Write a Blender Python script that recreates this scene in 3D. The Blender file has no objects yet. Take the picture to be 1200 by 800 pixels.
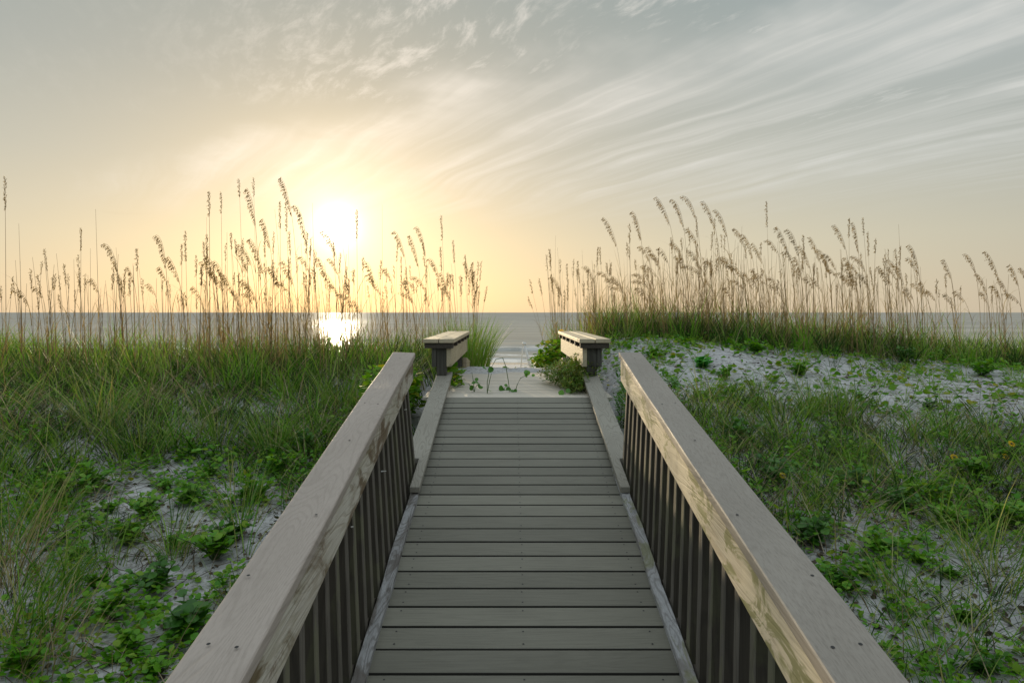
import bpy, bmesh, math, random
import numpy as np
from mathutils import Vector, Matrix

R = math.radians
rng = np.random.default_rng(7)
random.seed(7)
scn = bpy.context.scene
COL = scn.collection

# ------------------------------------------------------------------ helpers
def tag(o, label=None, cat=None, group=None, kind=None):
    if label: o['label'] = label
    if cat: o['category'] = cat
    if group: o['group'] = group
    if kind: o['kind'] = kind
    return o

def empty(name, loc=(0, 0, 0)):
    o = bpy.data.objects.new(name, None)
    o.empty_display_size = .1
    o.location = loc
    COL.objects.link(o)
    return o

def link(name, me, mats, parent=None, loc=None, smooth=False):
    o = bpy.data.objects.new(name, me)
    if not isinstance(mats, (list, tuple)): mats = [mats]
    if len(me.materials) == 0:
        for m in mats: me.materials.append(m)
    if smooth:
        me.polygons.foreach_set('use_smooth', np.ones(len(me.polygons), bool))
    if parent is not None: o.parent = parent
    if loc is not None: o.location = loc
    COL.objects.link(o)
    return o

def from_bm(name, bm, mats, parent=None, loc=None, smooth=False):
    me = bpy.data.meshes.new(name)
    bmesh.ops.recalc_face_normals(bm, faces=bm.faces)
    bm.to_mesh(me); bm.free()
    return link(name, me, mats, parent, loc, smooth)

def np_mesh(name, V, F, uv=None, mat_index=None):
    """V (n,3) verts, F (m,4) quads (tri: last index repeats not allowed -> all quads)"""
    me = bpy.data.meshes.new(name)
    n, m = len(V), len(F)
    k = F.shape[1]
    me.vertices.add(n); me.loops.add(m * k); me.polygons.add(m)
    me.vertices.foreach_set('co', np.asarray(V, np.float32).ravel())
    me.polygons.foreach_set('loop_start', np.arange(0, m * k, k, dtype=np.int32))
    me.loops.foreach_set('vertex_index', np.asarray(F, np.int32).ravel())
    if mat_index is not None:
        me.polygons.foreach_set('material_index', np.asarray(mat_index, np.int32))
    me.polygons.foreach_set('use_smooth', np.ones(m, bool))
    me.update(calc_edges=True)
    if uv is not None:
        l = me.uv_layers.new(name='UVMap')
        l.data.foreach_set('uv', np.asarray(uv[np.asarray(F).ravel()], np.float32).ravel())
    return me

def ss(a, b, x):
    t = np.clip((x - a) / (b - a), 0, 1)
    return t * t * (3 - 2 * t)

# ------------------------------------------------------------------ camera
F = 800.0
CX, HY = 595.0, 366.0            # straight ahead and the horizon, photo pixels
CAMZ = 0.72
cam = bpy.data.cameras.new('camera')
cam.sensor_width = 36; cam.lens = 24
cam.shift_x = (600 - CX) / 1200
cam.shift_y = -(400 - HY) / 1200
cam.clip_start = .05; cam.clip_end = 60000
co = bpy.data.objects.new('camera', cam)
co.location = (0, 0, CAMZ); co.rotation_euler = (R(90), 0, 0)
COL.objects.link(co); scn.camera = co

def at(px, py, d):
    """photo pixel at distance d -> world"""
    return Vector(((px - CX) * d / F, d, CAMZ - (py - HY) * d / F))

# ------------------------------------------------------------------ light
SUN_AZ = math.atan2(395 - CX, F)            # negative: to the left
SUN_EL = math.atan2(HY - 266, math.hypot(F, 395 - CX))
SV = Vector((math.sin(SUN_AZ) * math.cos(SUN_EL), math.cos(SUN_AZ) * math.cos(SUN_EL), math.sin(SUN_EL)))
sl = bpy.data.lights.new('sun', 'SUN')
sl.energy = 4.6; sl.angle = R(.6); sl.color = (1.0, .80, .52); sl.specular_factor = .12
so = bpy.data.objects.new('sun', sl)
so.rotation_euler = SV.to_track_quat('Z', 'Y').to_euler()
so.location = (0, 0, 30)
COL.objects.link(so)

class NT:
    def __init__(s, tree):
        s.t = tree; s.n = tree.nodes; s.l = tree.links
    def new(s, typ, **kw):
        nd = s.n.new(typ)
        for k, v in kw.items(): setattr(nd, k, v)
        return nd
    def put(s, sock, v):
        if hasattr(v, 'is_output'): s.l.new(v, sock)
        elif v is not None:
            try: sock.default_value = v
            except Exception:
                sock.default_value = (*v, 1) if len(v) == 3 else v
    def math(s, op, a, b=None, c=None, clamp=False):
        nd = s.new('ShaderNodeMath', operation=op, use_clamp=clamp)
        for i, v in enumerate((a, b, c)):
            if v is not None: s.put(nd.inputs[i], v)
        return nd.outputs[0]
    def vmath(s, op, a, b=None, out=0):
        nd = s.new('ShaderNodeVectorMath', operation=op)
        s.put(nd.inputs[0], a)
        if b is not None: s.put(nd.inputs[1], b)
        return nd.outputs[out]
    def scale(s, a, f):
        nd = s.new('ShaderNodeVectorMath', operation='SCALE')
        s.put(nd.inputs[0], a); s.put(nd.inputs['Scale'], f)
        return nd.outputs[0]
    def mix(s, f, a, b, bt='MIX'):
        nd = s.new('ShaderNodeMix', data_type='RGBA', blend_type=bt)
        s.put(nd.inputs[0], f); s.put(nd.inputs[6], a); s.put(nd.inputs[7], b)
        return nd.outputs[2]
    def ramp(s, f, stops, interp='LINEAR'):
        nd = s.new('ShaderNodeValToRGB'); cr = nd.color_ramp; cr.interpolation = interp
        while len(cr.elements) < len(stops): cr.elements.new(.5)
        for e, (p, c) in zip(cr.elements, stops):
            e.position = p
            if not hasattr(c, '__len__'): c = (c, c, c)
            e.color = (*c, 1) if len(c) == 3 else c
        s.put(nd.inputs[0], f)
        return nd.outputs[0]
    def noise(s, vec, scale, detail=4, rough=.55, dist=0, dims='3D'):
        nd = s.new('ShaderNodeTexNoise', noise_dimensions=dims)
        s.put(nd.inputs['Vector'], vec); s.put(nd.inputs['Scale'], scale)
        s.put(nd.inputs['Detail'], detail); s.put(nd.inputs['Roughness'], rough); s.put(nd.inputs['Distortion'], dist)
        return nd.outputs['Fac']
    def maprange(s, v, a, b, c, d, smooth=True):
        nd = s.new('ShaderNodeMapRange'); nd.interpolation_type = 'SMOOTHSTEP' if smooth else 'LINEAR'
        for i, x in enumerate((v, a, b, c, d)): s.put(nd.inputs[i], x)
        return nd.outputs[0]
    def comb(s, x, y, z):
        nd = s.new('ShaderNodeCombineXYZ')
        for i, v in enumerate((x, y, z)): s.put(nd.inputs[i], v)
        return nd.outputs[0]
    def sep(s, v):
        nd = s.new('ShaderNodeSeparateXYZ'); s.put(nd.inputs[0], v)
        return nd.outputs

# ------------------------------------------------------------------ sky
def build_world():
    w = bpy.data.worlds.new('World'); scn.world = w; w.use_nodes = True
    t = NT(w.node_tree); t.n.clear()
    out = t.new('ShaderNodeOutputWorld'); bg = t.new('ShaderNodeBackground')
    t.l.new(bg.outputs[0], out.inputs[0])
    bg.inputs[1].default_value = .1
    sky = t.new('ShaderNodeTexSky', sky_type='NISHITA', sun_disc=False)
    sky.sun_elevation = SUN_EL; sky.sun_rotation = SUN_AZ
    sky.air_density = 1.0; sky.dust_density = 1.5; sky.ozone_density = 1.0
    d = t.new('ShaderNodeTexCoord').outputs['Generated']
    d = t.vmath('NORMALIZE', d)
    x, y, z = t.sep(d)
    zc = t.math('MAXIMUM', z, 0.0)
    dot = t.math('MAXIMUM', t.vmath('DOT_PRODUCT', d, tuple(SV), out=1), 0.0)
    # milky veil of thin high overcast
    veil = t.ramp(zc, [(0, (.68, .575, .415)), (.10, (.62, .575, .445)), (.20, (.49, .50, .44)),
                       (.32, (.37, .415, .40)), (.42, (.32, .382, .38)), (.52, (.34, .41, .43)), (.72, (.66, .74, .78)), (1, (.80, .90, .95))])
    # away from the sun the haze is cooler
    cool = t.maprange(t.vmath('DOT_PRODUCT', d, tuple(SV), out=1), -.1, .85, 1, 0)
    veil = t.mix(cool, veil, t.ramp(zc, [(0, (.20, .215, .24)), (.25, (.24, .27, .30)), (.5, (.46, .55, .60)), (.72, (.76, .85, .90)), (1, (.86, .96, 1.02))]))
    # cirrus: layer on a plane overhead, streaks running towards the far left
    k = t.math('DIVIDE', 1.0, t.math('ADD', zc, .06))
    A = R(-32)
    ca, sa = math.cos(A), math.sin(A)
    u0 = t.math('MULTIPLY', t.math('ADD', t.math('MULTIPLY', x, sa), t.math('MULTIPLY', y, ca)), k)     # along the streaks
    v0 = t.math('MULTIPLY', t.math('SUBTRACT', t.math('MULTIPLY', x, ca), t.math('MULTIPLY', y, sa)), k)  # across
    warp = t.noise(t.comb(u0, v0, 0), .7, 3, .5)
    v1 = t.math('ADD', v0, t.math('MULTIPLY', t.math('SUBTRACT', warp, .5), .38))
    fine = t.noise(t.comb(t.math('MULTIPLY', u0, .30), t.math('MULTIPLY', v1, 4.6), 3.1), 1.0, 3, .5)
    hair = t.noise(t.comb(t.math('MULTIPLY', u0, .55), t.math('MULTIPLY', v1, 11), 6.4), 1.0, 5, .62)
    gate = t.noise(t.comb(t.math('MULTIPLY', u0, 1.1), t.math('MULTIPLY', v1, 1.3), 9.7), 1.3, 4, .55)
    feather = t.noise(t.comb(t.math('MULTIPLY', u0, 2.6), t.math('MULTIPLY', v1, 7.5), 8.3), 2.0, 8, .68, .25)
    big = t.noise(t.comb(t.math('MULTIPLY', u0, .8), t.math('MULTIPLY', v0, .9), 5.2), 1.6, 3, .5)
    bands = t.math('MULTIPLY', t.maprange(fine, .36, .70, 0, 1), t.math('MULTIPLY_ADD', t.maprange(gate, .34, .62, 0, 1), .7, .3))
    bands = t.math('ADD', bands, t.math('MULTIPLY', t.maprange(hair, .42, .70, 0, 1), .42))
    feath = t.math('MULTIPLY', t.maprange(feather, .44, .74, 0, 1), t.maprange(big, .40, .60, 0, 1))
    # the main fan of cirrus lies to one side of a slanting edge in the layer
    edge = t.math('ADD', v0, t.math('MULTIPLY', u0, .55))
    edge = t.math('ADD', edge, t.math('MULTIPLY', t.math('SUBTRACT', gate, .5), .7))
    m1 = t.math('MULTIPLY', t.maprange(edge, 2.15, 2.75, 0, 1), t.maprange(v0, 3.4, 6.0, 1, .1))
    fan = t.math('MULTIPLY', m1, t.maprange(zc, .11, .21, 0, 1))
    rim = t.math('MULTIPLY', t.maprange(edge, 2.2, 2.55, 0, 1), t.maprange(edge, 2.6, 3.4, 1, 0))
    rim = t.math('MULTIPLY', t.math('MULTIPLY', rim, t.maprange(gate, .3, .7, .2, 1)), t.maprange(zc, .18, .28, 0, .55))
    c1 = t.math('ADD', t.math('MULTIPLY', fan, t.math('MULTIPLY_ADD', bands, .70, .10)), rim)
    fz = t.math('MULTIPLY', t.maprange(v0, .1, 1.0, .12, 1), t.maprange(zc, .18, .30, 0, .95))
    c2 = t.math('MULTIPLY', feath, fz)
    cl = t.math('MINIMUM', t.math('MAXIMUM', c1, c2), 1.0)
    col = t.mix(t.math('MULTIPLY', cl, .95), veil, (.70, .70, .66))
    # a few darker smudges of low cloud
    sm = t.noise(t.comb(t.math('MULTIPLY', x, 2.0), t.math('MULTIPLY', y, 2.0), t.math('MULTIPLY', z, 16)), 2.6, 4, .55)
    smm = t.math('MULTIPLY', t.maprange(sm, .66, .78, 0, .35), t.maprange(zc, .05, .16, 1, 0))
    col = t.mix(smm, col, (.33, .31, .27))
    # clear Nishita air behind the veil
    nis = t.scale(sky.outputs[0], .1)
    col = t.mix(.88, nis, col)
    # sun's aureole in the haze
    def lobe(p, c):
        return t.scale(c, t.math('POWER', dot, p))
    for p, c in ((8, (.09, .032, -.02)), (45, (.07, .045, .01)), (190, (.15, .14, .11)), (700, (.30, .28, .24)), (3500, (1.1, 1.05, .95))):
        col = t.vmath('ADD', col, lobe(p, c))
    col = t.scale(col, 10.0)
    t.l.new(col, bg.inputs[0])
    w.cycles.sampling_method = 'MANUAL'; w.cycles.sample_map_resolution = 1024
build_world()

scn.view_settings.view_transform = 'Standard'
scn.view_settings.look = 'None'
scn.view_settings.gamma = 1
scn.view_settings.exposure = 0.06
scn.view_settings.use_curve_mapping = False
scn.cycles.max_bounces = 8
scn.cycles.transparent_max_bounces = 8
scn.cycles.caustics_reflective = False
scn.cycles.caustics_refractive = False
scn.cycles.sample_clamp_indirect = 4
try: scn.cycles.use_denoising = True
except Exception: pass

# ------------------------------------------------------------------ materials
def material(name):
    m = bpy.data.materials.new(name); m.use_nodes = True
    t = NT(m.node_tree)
    b = t.n['Principled BSDF']
    return m, t, b

def wood(name, light, dark, axis='y', rough=.75, lines=26, line_amt=.35, fine_amt=.35, stain=None, stain_amt=.0,
         knots=0.0, algae=0.0, bump=.25, var=.16, grey=None):
    """weathered timber: contour-like growth lines running along AXIS, fibres, knots, stains"""
    m, t, b = material(name)
    tc = t.new('ShaderNodeTexCoord').outputs['Object']
    isl = t.new('ShaderNodeNewGeometry').outputs['Random Per Island']
    off = t.comb(t.math('MULTIPLY', isl, 17.0), t.math('MULTIPLY', isl, 31.0), t.math('MULTIPLY', isl, 9.0))
    v = t.vmath('ADD', tc, off)
    st = {'y': (1, .09, 1), 'x': (.09, 1, 1), 'z': (1, 1, .09)}[axis]
    vs = t.vmath('MULTIPLY', v, st)
    n0 = t.noise(vs, 7.0, 2, .45)
    nl = t.math('SINE', t.math('MULTIPLY', n0, lines * 6.28))
    nl = t.maprange(nl, .1, 1.0, 0, 1)
    fs = {'y': (1, .02, 1), 'x': (.02, 1, 1), 'z': (1, 1, .02)}[axis]
    fib = t.noise(t.vmath('MULTIPLY', v, fs), 260, 3, .6)
    blot = t.noise(t.vmath('MULTIPLY', v, tuple(.5 + .5 * q for q in st)), 3.2, 4, .6)
    c = t.mix(t.maprange(blot, .3, .72, 0, 1), light, tuple(.72 * a + .28 * q for a, q in zip(light, dark)))
    c = t.mix(t.math('MULTIPLY', nl, line_amt), c, dark)
    c = t.mix(t.math('MULTIPLY', t.maprange(fib, .42, .75, 0, 1), fine_amt), c, dark)
    if grey:
        g = t.noise(t.vmath('MULTIPLY', v, (1, .3, 1)), 5.0, 4, .6)
        c = t.mix(t.maprange(g, .45, .62, 0, .8), c, grey)
    if stain:
        sn = t.noise(t.vmath('MULTIPLY', v, tuple(.35 + .65 * q for q in st)), 6.5, 5, .62, .8)
        c = t.mix(t.maprange(sn, .47, .60, 0, stain_amt), c, stain)
    if knots:
        vo = t.new('ShaderNodeTexVoronoi')
        t.put(vo.inputs['Vector'], t.vmath('MULTIPLY', v, (1, .42, 1))); vo.inputs['Scale'].default_value = 4.2
        dd = t.math('ADD', vo.outputs['Distance'], t.math('MULTIPLY', t.math('SUBTRACT', t.noise(v, 14, 2), .5), .06))
        c = t.mix(t.maprange(dd, .05, .15, knots, 0), c, tuple(.45 * q for q in dark))
    if algae:
        an = t.noise(t.vmath('MULTIPLY', v, (1, .35, 1)), 9.0, 5, .65, 1.0)
        c = t.mix(t.maprange(an, .50, .58, 0, algae), c, (.16, .17, .035))
    vr = t.math('MULTIPLY_ADD', isl, 2 * var, 1 - var)
    c = t.scale(c, vr)
    t.l.new(c, b.inputs['Base Color'])
    b.inputs['Roughness'].default_value = rough
    b.inputs['Specular IOR Level'].default_value = .3
    bp = t.new('ShaderNodeBump'); bp.inputs['Strength'].default_value = bump; bp.inputs['Distance'].default_value = .004
    hh = t.math('SUBTRACT', t.math('MULTIPLY', nl, -.5), t.math('MULTIPLY', fib, .8))
    t.l.new(hh, bp.inputs['Height']); t.l.new(bp.outputs[0], b.inputs['Normal'])
    return m

M = {}
M['deck'] = wood('grey_composite_planks', (.205, .198, .158), (.105, .10, .078), 'x', .62, 18, .14, .45, bump=.2, var=.2)
M['landing'] = wood('pale_landing_planks', (.56, .51, .43), (.34, .31, .25), 'x', .6, 18, .12, .35, bump=.15, var=.08)
M['cap_l'] = wood('taupe_cap_board', (.42, .36, .31), (.24, .20, .165), 'y', .6, 24, .22, .35, bump=.2, var=.05)
M['cap_r'] = wood('grey_cap_board', (.33, .295, .25), (.19, .165, .135), 'y', .6, 24, .14, .6, bump=.2, var=.05)
M['curb_cap'] = wood('grey_curb_cap_board', (.32, .30, .25), (.17, .155, .125), 'y', .65, 26, .45, .3, bump=.25, var=.05)
M['face_l'] = wood('stained_weathered_face_board', (.62, .58, .50), (.30, .24, .16), 'y', .75, 22, .35, .4, (.13, .08, .035), .9, .9, .12, .5, .05)
M['face_r'] = wood('yellow_pine_face_board', (.64, .57, .44), (.36, .29, .18), 'y', .75, 16, .35, .4, (.66, .58, .42), .7, .8, .75, .4, .05)
M['foot'] = wood('silvered_bottom_rail', (.36, .36, .36), (.14, .13, .12), 'y', .85, 24, .55, .6, (.10, .085, .07), .8, .8, .0, .6, .06)
M['foot_r'] = wood('silvered_bottom_rail_mossy', (.42, .42, .42), (.18, .17, .16), 'y', .85, 24, .5, .6, (.2, .18, .16), .6, .6, .5, .6, .06)
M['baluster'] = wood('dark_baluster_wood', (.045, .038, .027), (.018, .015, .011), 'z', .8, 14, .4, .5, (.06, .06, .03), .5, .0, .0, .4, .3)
M['baluster_face'] = wood('skylit_baluster_face', (.135, .12, .10), (.06, .053, .042), 'z', .8, 14, .4, .5, (.16, .16, .09), .5, bump=.4, var=.2)  # lighter copy of the baluster wood, skylight put into the colour
M['bench_top'] = wood('warm_bench_boards', (.56, .48, .34), (.33, .26, .15), 'y', .65, 20, .3, .35, bump=.25, var=.06)
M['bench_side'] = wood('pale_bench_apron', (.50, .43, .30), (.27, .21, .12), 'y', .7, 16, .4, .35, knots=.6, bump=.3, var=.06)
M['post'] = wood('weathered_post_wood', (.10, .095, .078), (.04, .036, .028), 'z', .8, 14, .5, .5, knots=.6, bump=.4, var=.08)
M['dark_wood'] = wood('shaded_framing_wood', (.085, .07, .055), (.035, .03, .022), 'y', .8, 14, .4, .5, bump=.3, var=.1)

def plain(name, col, rough=.5, metal=0):
    m, t, b = material(name)
    tc = t.new('ShaderNodeTexCoord').outputs['Object']
    n = t.noise(tc, 40, 3)
    t.l.new(t.mix(t.maprange(n, .3, .7, 0, .35), col, tuple(.7 * c for c in col)), b.inputs['Base Color'])
    b.inputs['Roughness'].default_value = rough; b.inputs['Metallic'].default_value = metal
    return m
M['groove_shade'] = plain('shade_dark_board_edges', (.03, .028, .022), .9)  # near-black tone painting in the shade of the deck gaps
M['screw'] = plain('dark_screw_heads', (.03, .03, .03), .6, .3)
M['white'] = plain('white_painted_metal', (.78, .78, .76), .45)
M['tie'] = plain('white_plastic', (.8, .8, .78), .4)

def foliage(name, cols, trans=.45, rough=.55, noise_scale=1.3, patch=None, gloss=.25):
    """thin leaf: diffuse + translucent; colour varies from leaf to leaf and from patch to patch"""
    m = bpy.data.materials.new(name); m.use_nodes = True
    t = NT(m.node_tree); t.n.clear()
    out = t.new('ShaderNodeOutputMaterial')
    isl = t.new('ShaderNodeNewGeometry').outputs['Random Per Island']
    n = len(cols)
    c = t.ramp(isl, [(i / max(1, n - 1), cc) for i, cc in enumerate(cols)])
    if patch:
        tc = t.new('ShaderNodeNewGeometry').outputs['Position']
        pn = t.noise(tc, noise_scale, 3)
        c = t.mix(t.maprange(pn, .4, .62, 0, patch[1]), c, patch[0])
    p = t.new('ShaderNodeBsdfPrincipled')
    t.l.new(c, p.inputs['Base Color']); p.inputs['Roughness'].default_value = rough
    p.inputs['Specular IOR Level'].default_value = gloss
    tr = t.new('ShaderNodeBsdfTranslucent')
    t.l.new(t.mix(1.0, c, (1.25, 1.15, .6), 'MULTIPLY'), tr.inputs[0])
    mx = t.new('ShaderNodeMixShader'); mx.inputs[0].default_value = trans
    t.l.new(p.outputs[0], mx.inputs[1]); t.l.new(tr.outputs[0], mx.inputs[2])
    t.l.new(mx.outputs[0], out.inputs[0])
    return m
M['grass'] = foliage('dune_grass_blades', [(.06, .22, .008), (.11, .31, .015), (.18, .40, .03), (.29, .46, .08), (.08, .27, .012), (.44, .40, .21), (.13, .34, .02)], .33,
                     patch=((.22, .28, .06), .35))
M['grass_shade'] = foliage('shade_dark_grass_blades', [(.012, .045, .004), (.03, .10, .006), (.05, .14, .008), (.018, .06, .005), (.07, .13, .02), (.06, .05, .03)], .18)  # dark tones stand in for shade between the brighter blades
M['grass_low'] = foliage('low_field_grass_blades', [(.07, .24, .012), (.13, .33, .02), (.21, .40, .04), (.40, .38, .17), (.09, .27, .014)], .32,
                         patch=((.24, .33, .07), .3))
M['dry'] = foliage('dry_straw_blades', [(.14, .10, .06), (.45, .37, .23), (.26, .19, .11), (.58, .50, .34)], .25)
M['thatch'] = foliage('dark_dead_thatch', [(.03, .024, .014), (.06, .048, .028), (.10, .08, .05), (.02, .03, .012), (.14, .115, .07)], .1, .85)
M['tussock'] = foliage('tussock_blades', [(0.041, 0.12, 0.01), (0.095, 0.24, 0.02), (0.189, 0.34, 0.04), (0.081, 0.25, 0.05), (0.351, 0.4, 0.1), (0.46, 0.42, 0.23)], .32)
M['leaf'] = foliage('leafy_plant_leaves', [(0.068, 0.25, 0.01), (0.108, 0.32, 0.012), (0.162, 0.38, 0.018), (0.243, 0.38, 0.03)], .42, .45, gloss=.35)
M['leaf_dark'] = foliage('glossy_dark_leaves', [(0.047, 0.16, 0.02), (0.074, 0.22, 0.025), (0.095, 0.25, 0.03)], .38, .38, gloss=.45)
M['leaf_bright'] = foliage('bright_lime_leaves', [(.10, .42, .08), (.15, .50, .12)], .45, .4)
M['vine'] = foliage('vine_leaves', [(0.068, 0.21, 0.012), (0.108, 0.28, 0.016), (0.176, 0.33, 0.025), (0.081, 0.22, 0.012), (0.324, 0.32, 0.03)], .4, .6, gloss=.15)
M['succulent'] = foliage('olive_shrub_leaves', [(.10, .22, .03), (.16, .27, .05), (.22, .22, .08), (.12, .25, .035)], .3, .5)
M['stalk'] = foliage('straw_stalks', [(.27, .20, .105), (.36, .275, .155), (.20, .145, .072)], .4, .6)
M['head'] = foliage('seed_head_spikelets', [(.19, .135, .062), (.26, .19, .095), (.145, .10, .048), (.33, .25, .14)], .42, .6)
M['litter'] = foliage('dead_leaf_litter', [(.06, .045, .03), (.10, .075, .05), (.15, .12, .08), (.045, .035, .03)], .1, .8)
M['petal'] = foliage('yellow_petals', [(.75, .50, .02), (.80, .56, .03)], .35, .5)
M['twig'] = plain('brown_stems', (.13, .10, .05), .8)
M['gstem'] = plain('green_stems', (.09, .15, .04), .6)

# ------------------------------------------------------------------ terrain
def xc(y): return .04 + .0075 * y                     # centre line of the walkway
def hw(y): return .55 + (y - 2.39) * .0147             # half width of the deck
def deck_z(y):
    y = np.asarray(y, float)
    return np.where(y < 5.8, -.169 * (5.8 - y), np.where(y < 8.35, 0, -.115 * (y - 8.35)))
LY = [-60, -3, 2, 4, 6, 8, 10, 12, 16, 22, 32, 50, 58, 90, 120]
LZ = [-1.9, -1.65, -.93, -.58, -.30, -.12, -.02, -.2, -1.0, -2.0, -2.85, -3.15, -3.42, -5, -6]
RY = [-60, -3, 2, 4, 6, 8, 9.5, 10.6, 12.5, 16, 22, 32, 50, 58, 90, 120]
RZ = [-1.8, -1.5, -.78, -.45, -.12, .13, .33, .33, .08, -.8, -1.9, -2.85, -3.15, -3.42, -5, -6]
def bumps(x, y):
    return (np.sin(x * 1.3 + 1.1) * np.cos(y * 1.1 + .4) * .5 + np.sin(x * .53 - y * .71 + 2.0) * .6
            + np.sin(x * 2.9 + y * 2.3) * .2 + np.sin(x * 5.1 - y * 4.3 + .7) * .1)
def ground(x, y):
    x = np.asarray(x, float); y = np.asarray(y, float)
    k = ss(-1.1, 1.2, x)
    zl = np.interp(y, LY, LZ); zr = np.interp(y, RY, RZ)
    zr = zr - .075 * np.clip(x - 2.6, 0, 6) * ss(5, 9, y) * (1 - ss(14, 20, y)) - .03 * np.clip(x - 2, 0, 5) * (1 - ss(3, 6, y))
    z = zl * (1 - k) + zr * k
    amp = .075 * ss(.9, 2.0, np.abs(x)) * (1 - ss(25, 45, y))
    z = z + amp * bumps(x, y)
    ch = 1 - ss(.72, 1.35, np.abs(x - xc(y)))
    ch = ch * ss(-4, -1, y) * (1 - ss(13.5, 18, y))
    z = z * (1 - ch) + np.minimum(z, deck_z(y) - .24) * ch
    return z

def grow(a, b, step, f):
    o = [a]; s = step
    while o[-1] < b:
        s *= f; o.append(o[-1] + s)
    return o
xs = np.arange(-9, 9.001, .09)
ext = np.array(grow(9, 6000, .12, 1.22)[1:])
xs = np.concatenate([-ext[::-1], xs, ext])
ys = np.concatenate([[-60, -40, -25, -15, -9, -6, -4, -3, -2, -1], np.arange(-.5, 14, .09), np.array(grow(14, 118, .1, 1.05)[1:])])
X, Y = np.meshgrid(xs, ys)
Z = ground(X, Y)
near = (np.abs(X) < 9) & (Y > -1) & (Y < 14)
Z = Z + np.where(near, rng.normal(0, .006, Z.shape), 0)
nx, ny = len(xs), len(ys)
idx = np.arange(nx * ny).reshape(ny, nx)
Fq = np.stack([idx[:-1, :-1], idx[:-1, 1:], idx[1:, 1:], idx[1:, :-1]], -1).reshape(-1, 4)
me = np_mesh('sand', np.stack([X, Y, Z], -1).reshape(-1, 3), Fq)
def sand_mat():
    m, t, b = material('white_quartz_sand')
    p = t.new('ShaderNodeNewGeometry').outputs['Position']
    n1 = t.noise(p, 3.0, 5, .6); n2 = t.noise(p, 22, 4, .65, .5); n3 = t.noise(p, 420, 2, .6)
    c = t.mix(t.maprange(n1, .35, .65, 0, 1), (.42, .42, .415), (.51, .505, .495))
    c = t.mix(t.maprange(n2, .52, .62, 0, .65), c, (.17, .155, .135))
    c = t.mix(t.maprange(n3, .55, .75, 0, .3), c, (.34, .31, .28))
    # wet by the water
    y = t.sep(p)[1]
    wob = t.math('MULTIPLY', t.math('SUBTRACT', t.noise(p, .12, 3), .5), 6)
    wet = t.maprange(t.math('ADD', y, wob), 50.5, 52.5, 0, 1)
    c = t.mix(t.math('MULTIPLY', wet, .75), c, (.16, .145, .12))
    t.l.new(c, b.inputs['Base Color'])
    t.l.new(t.math('MULTIPLY_ADD', wet, -.72, .92), b.inputs['Roughness'])
    b.inputs['Specular IOR Level'].default_value = .35
    bp = t.new('ShaderNodeBump'); bp.inputs['Strength'].default_value = .55; bp.inputs['Distance'].default_value = .05
    foot = t.noise(p, 6.5, 4, .6)
    t.l.new(t.math('ADD', foot, t.math('MULTIPLY', n2, .3)), bp.inputs['Height'])
    t.l.new(bp.outputs[0], b.inputs['Normal'])
    return m
tag(link('sand', me, sand_mat()), kind='structure')

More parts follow.
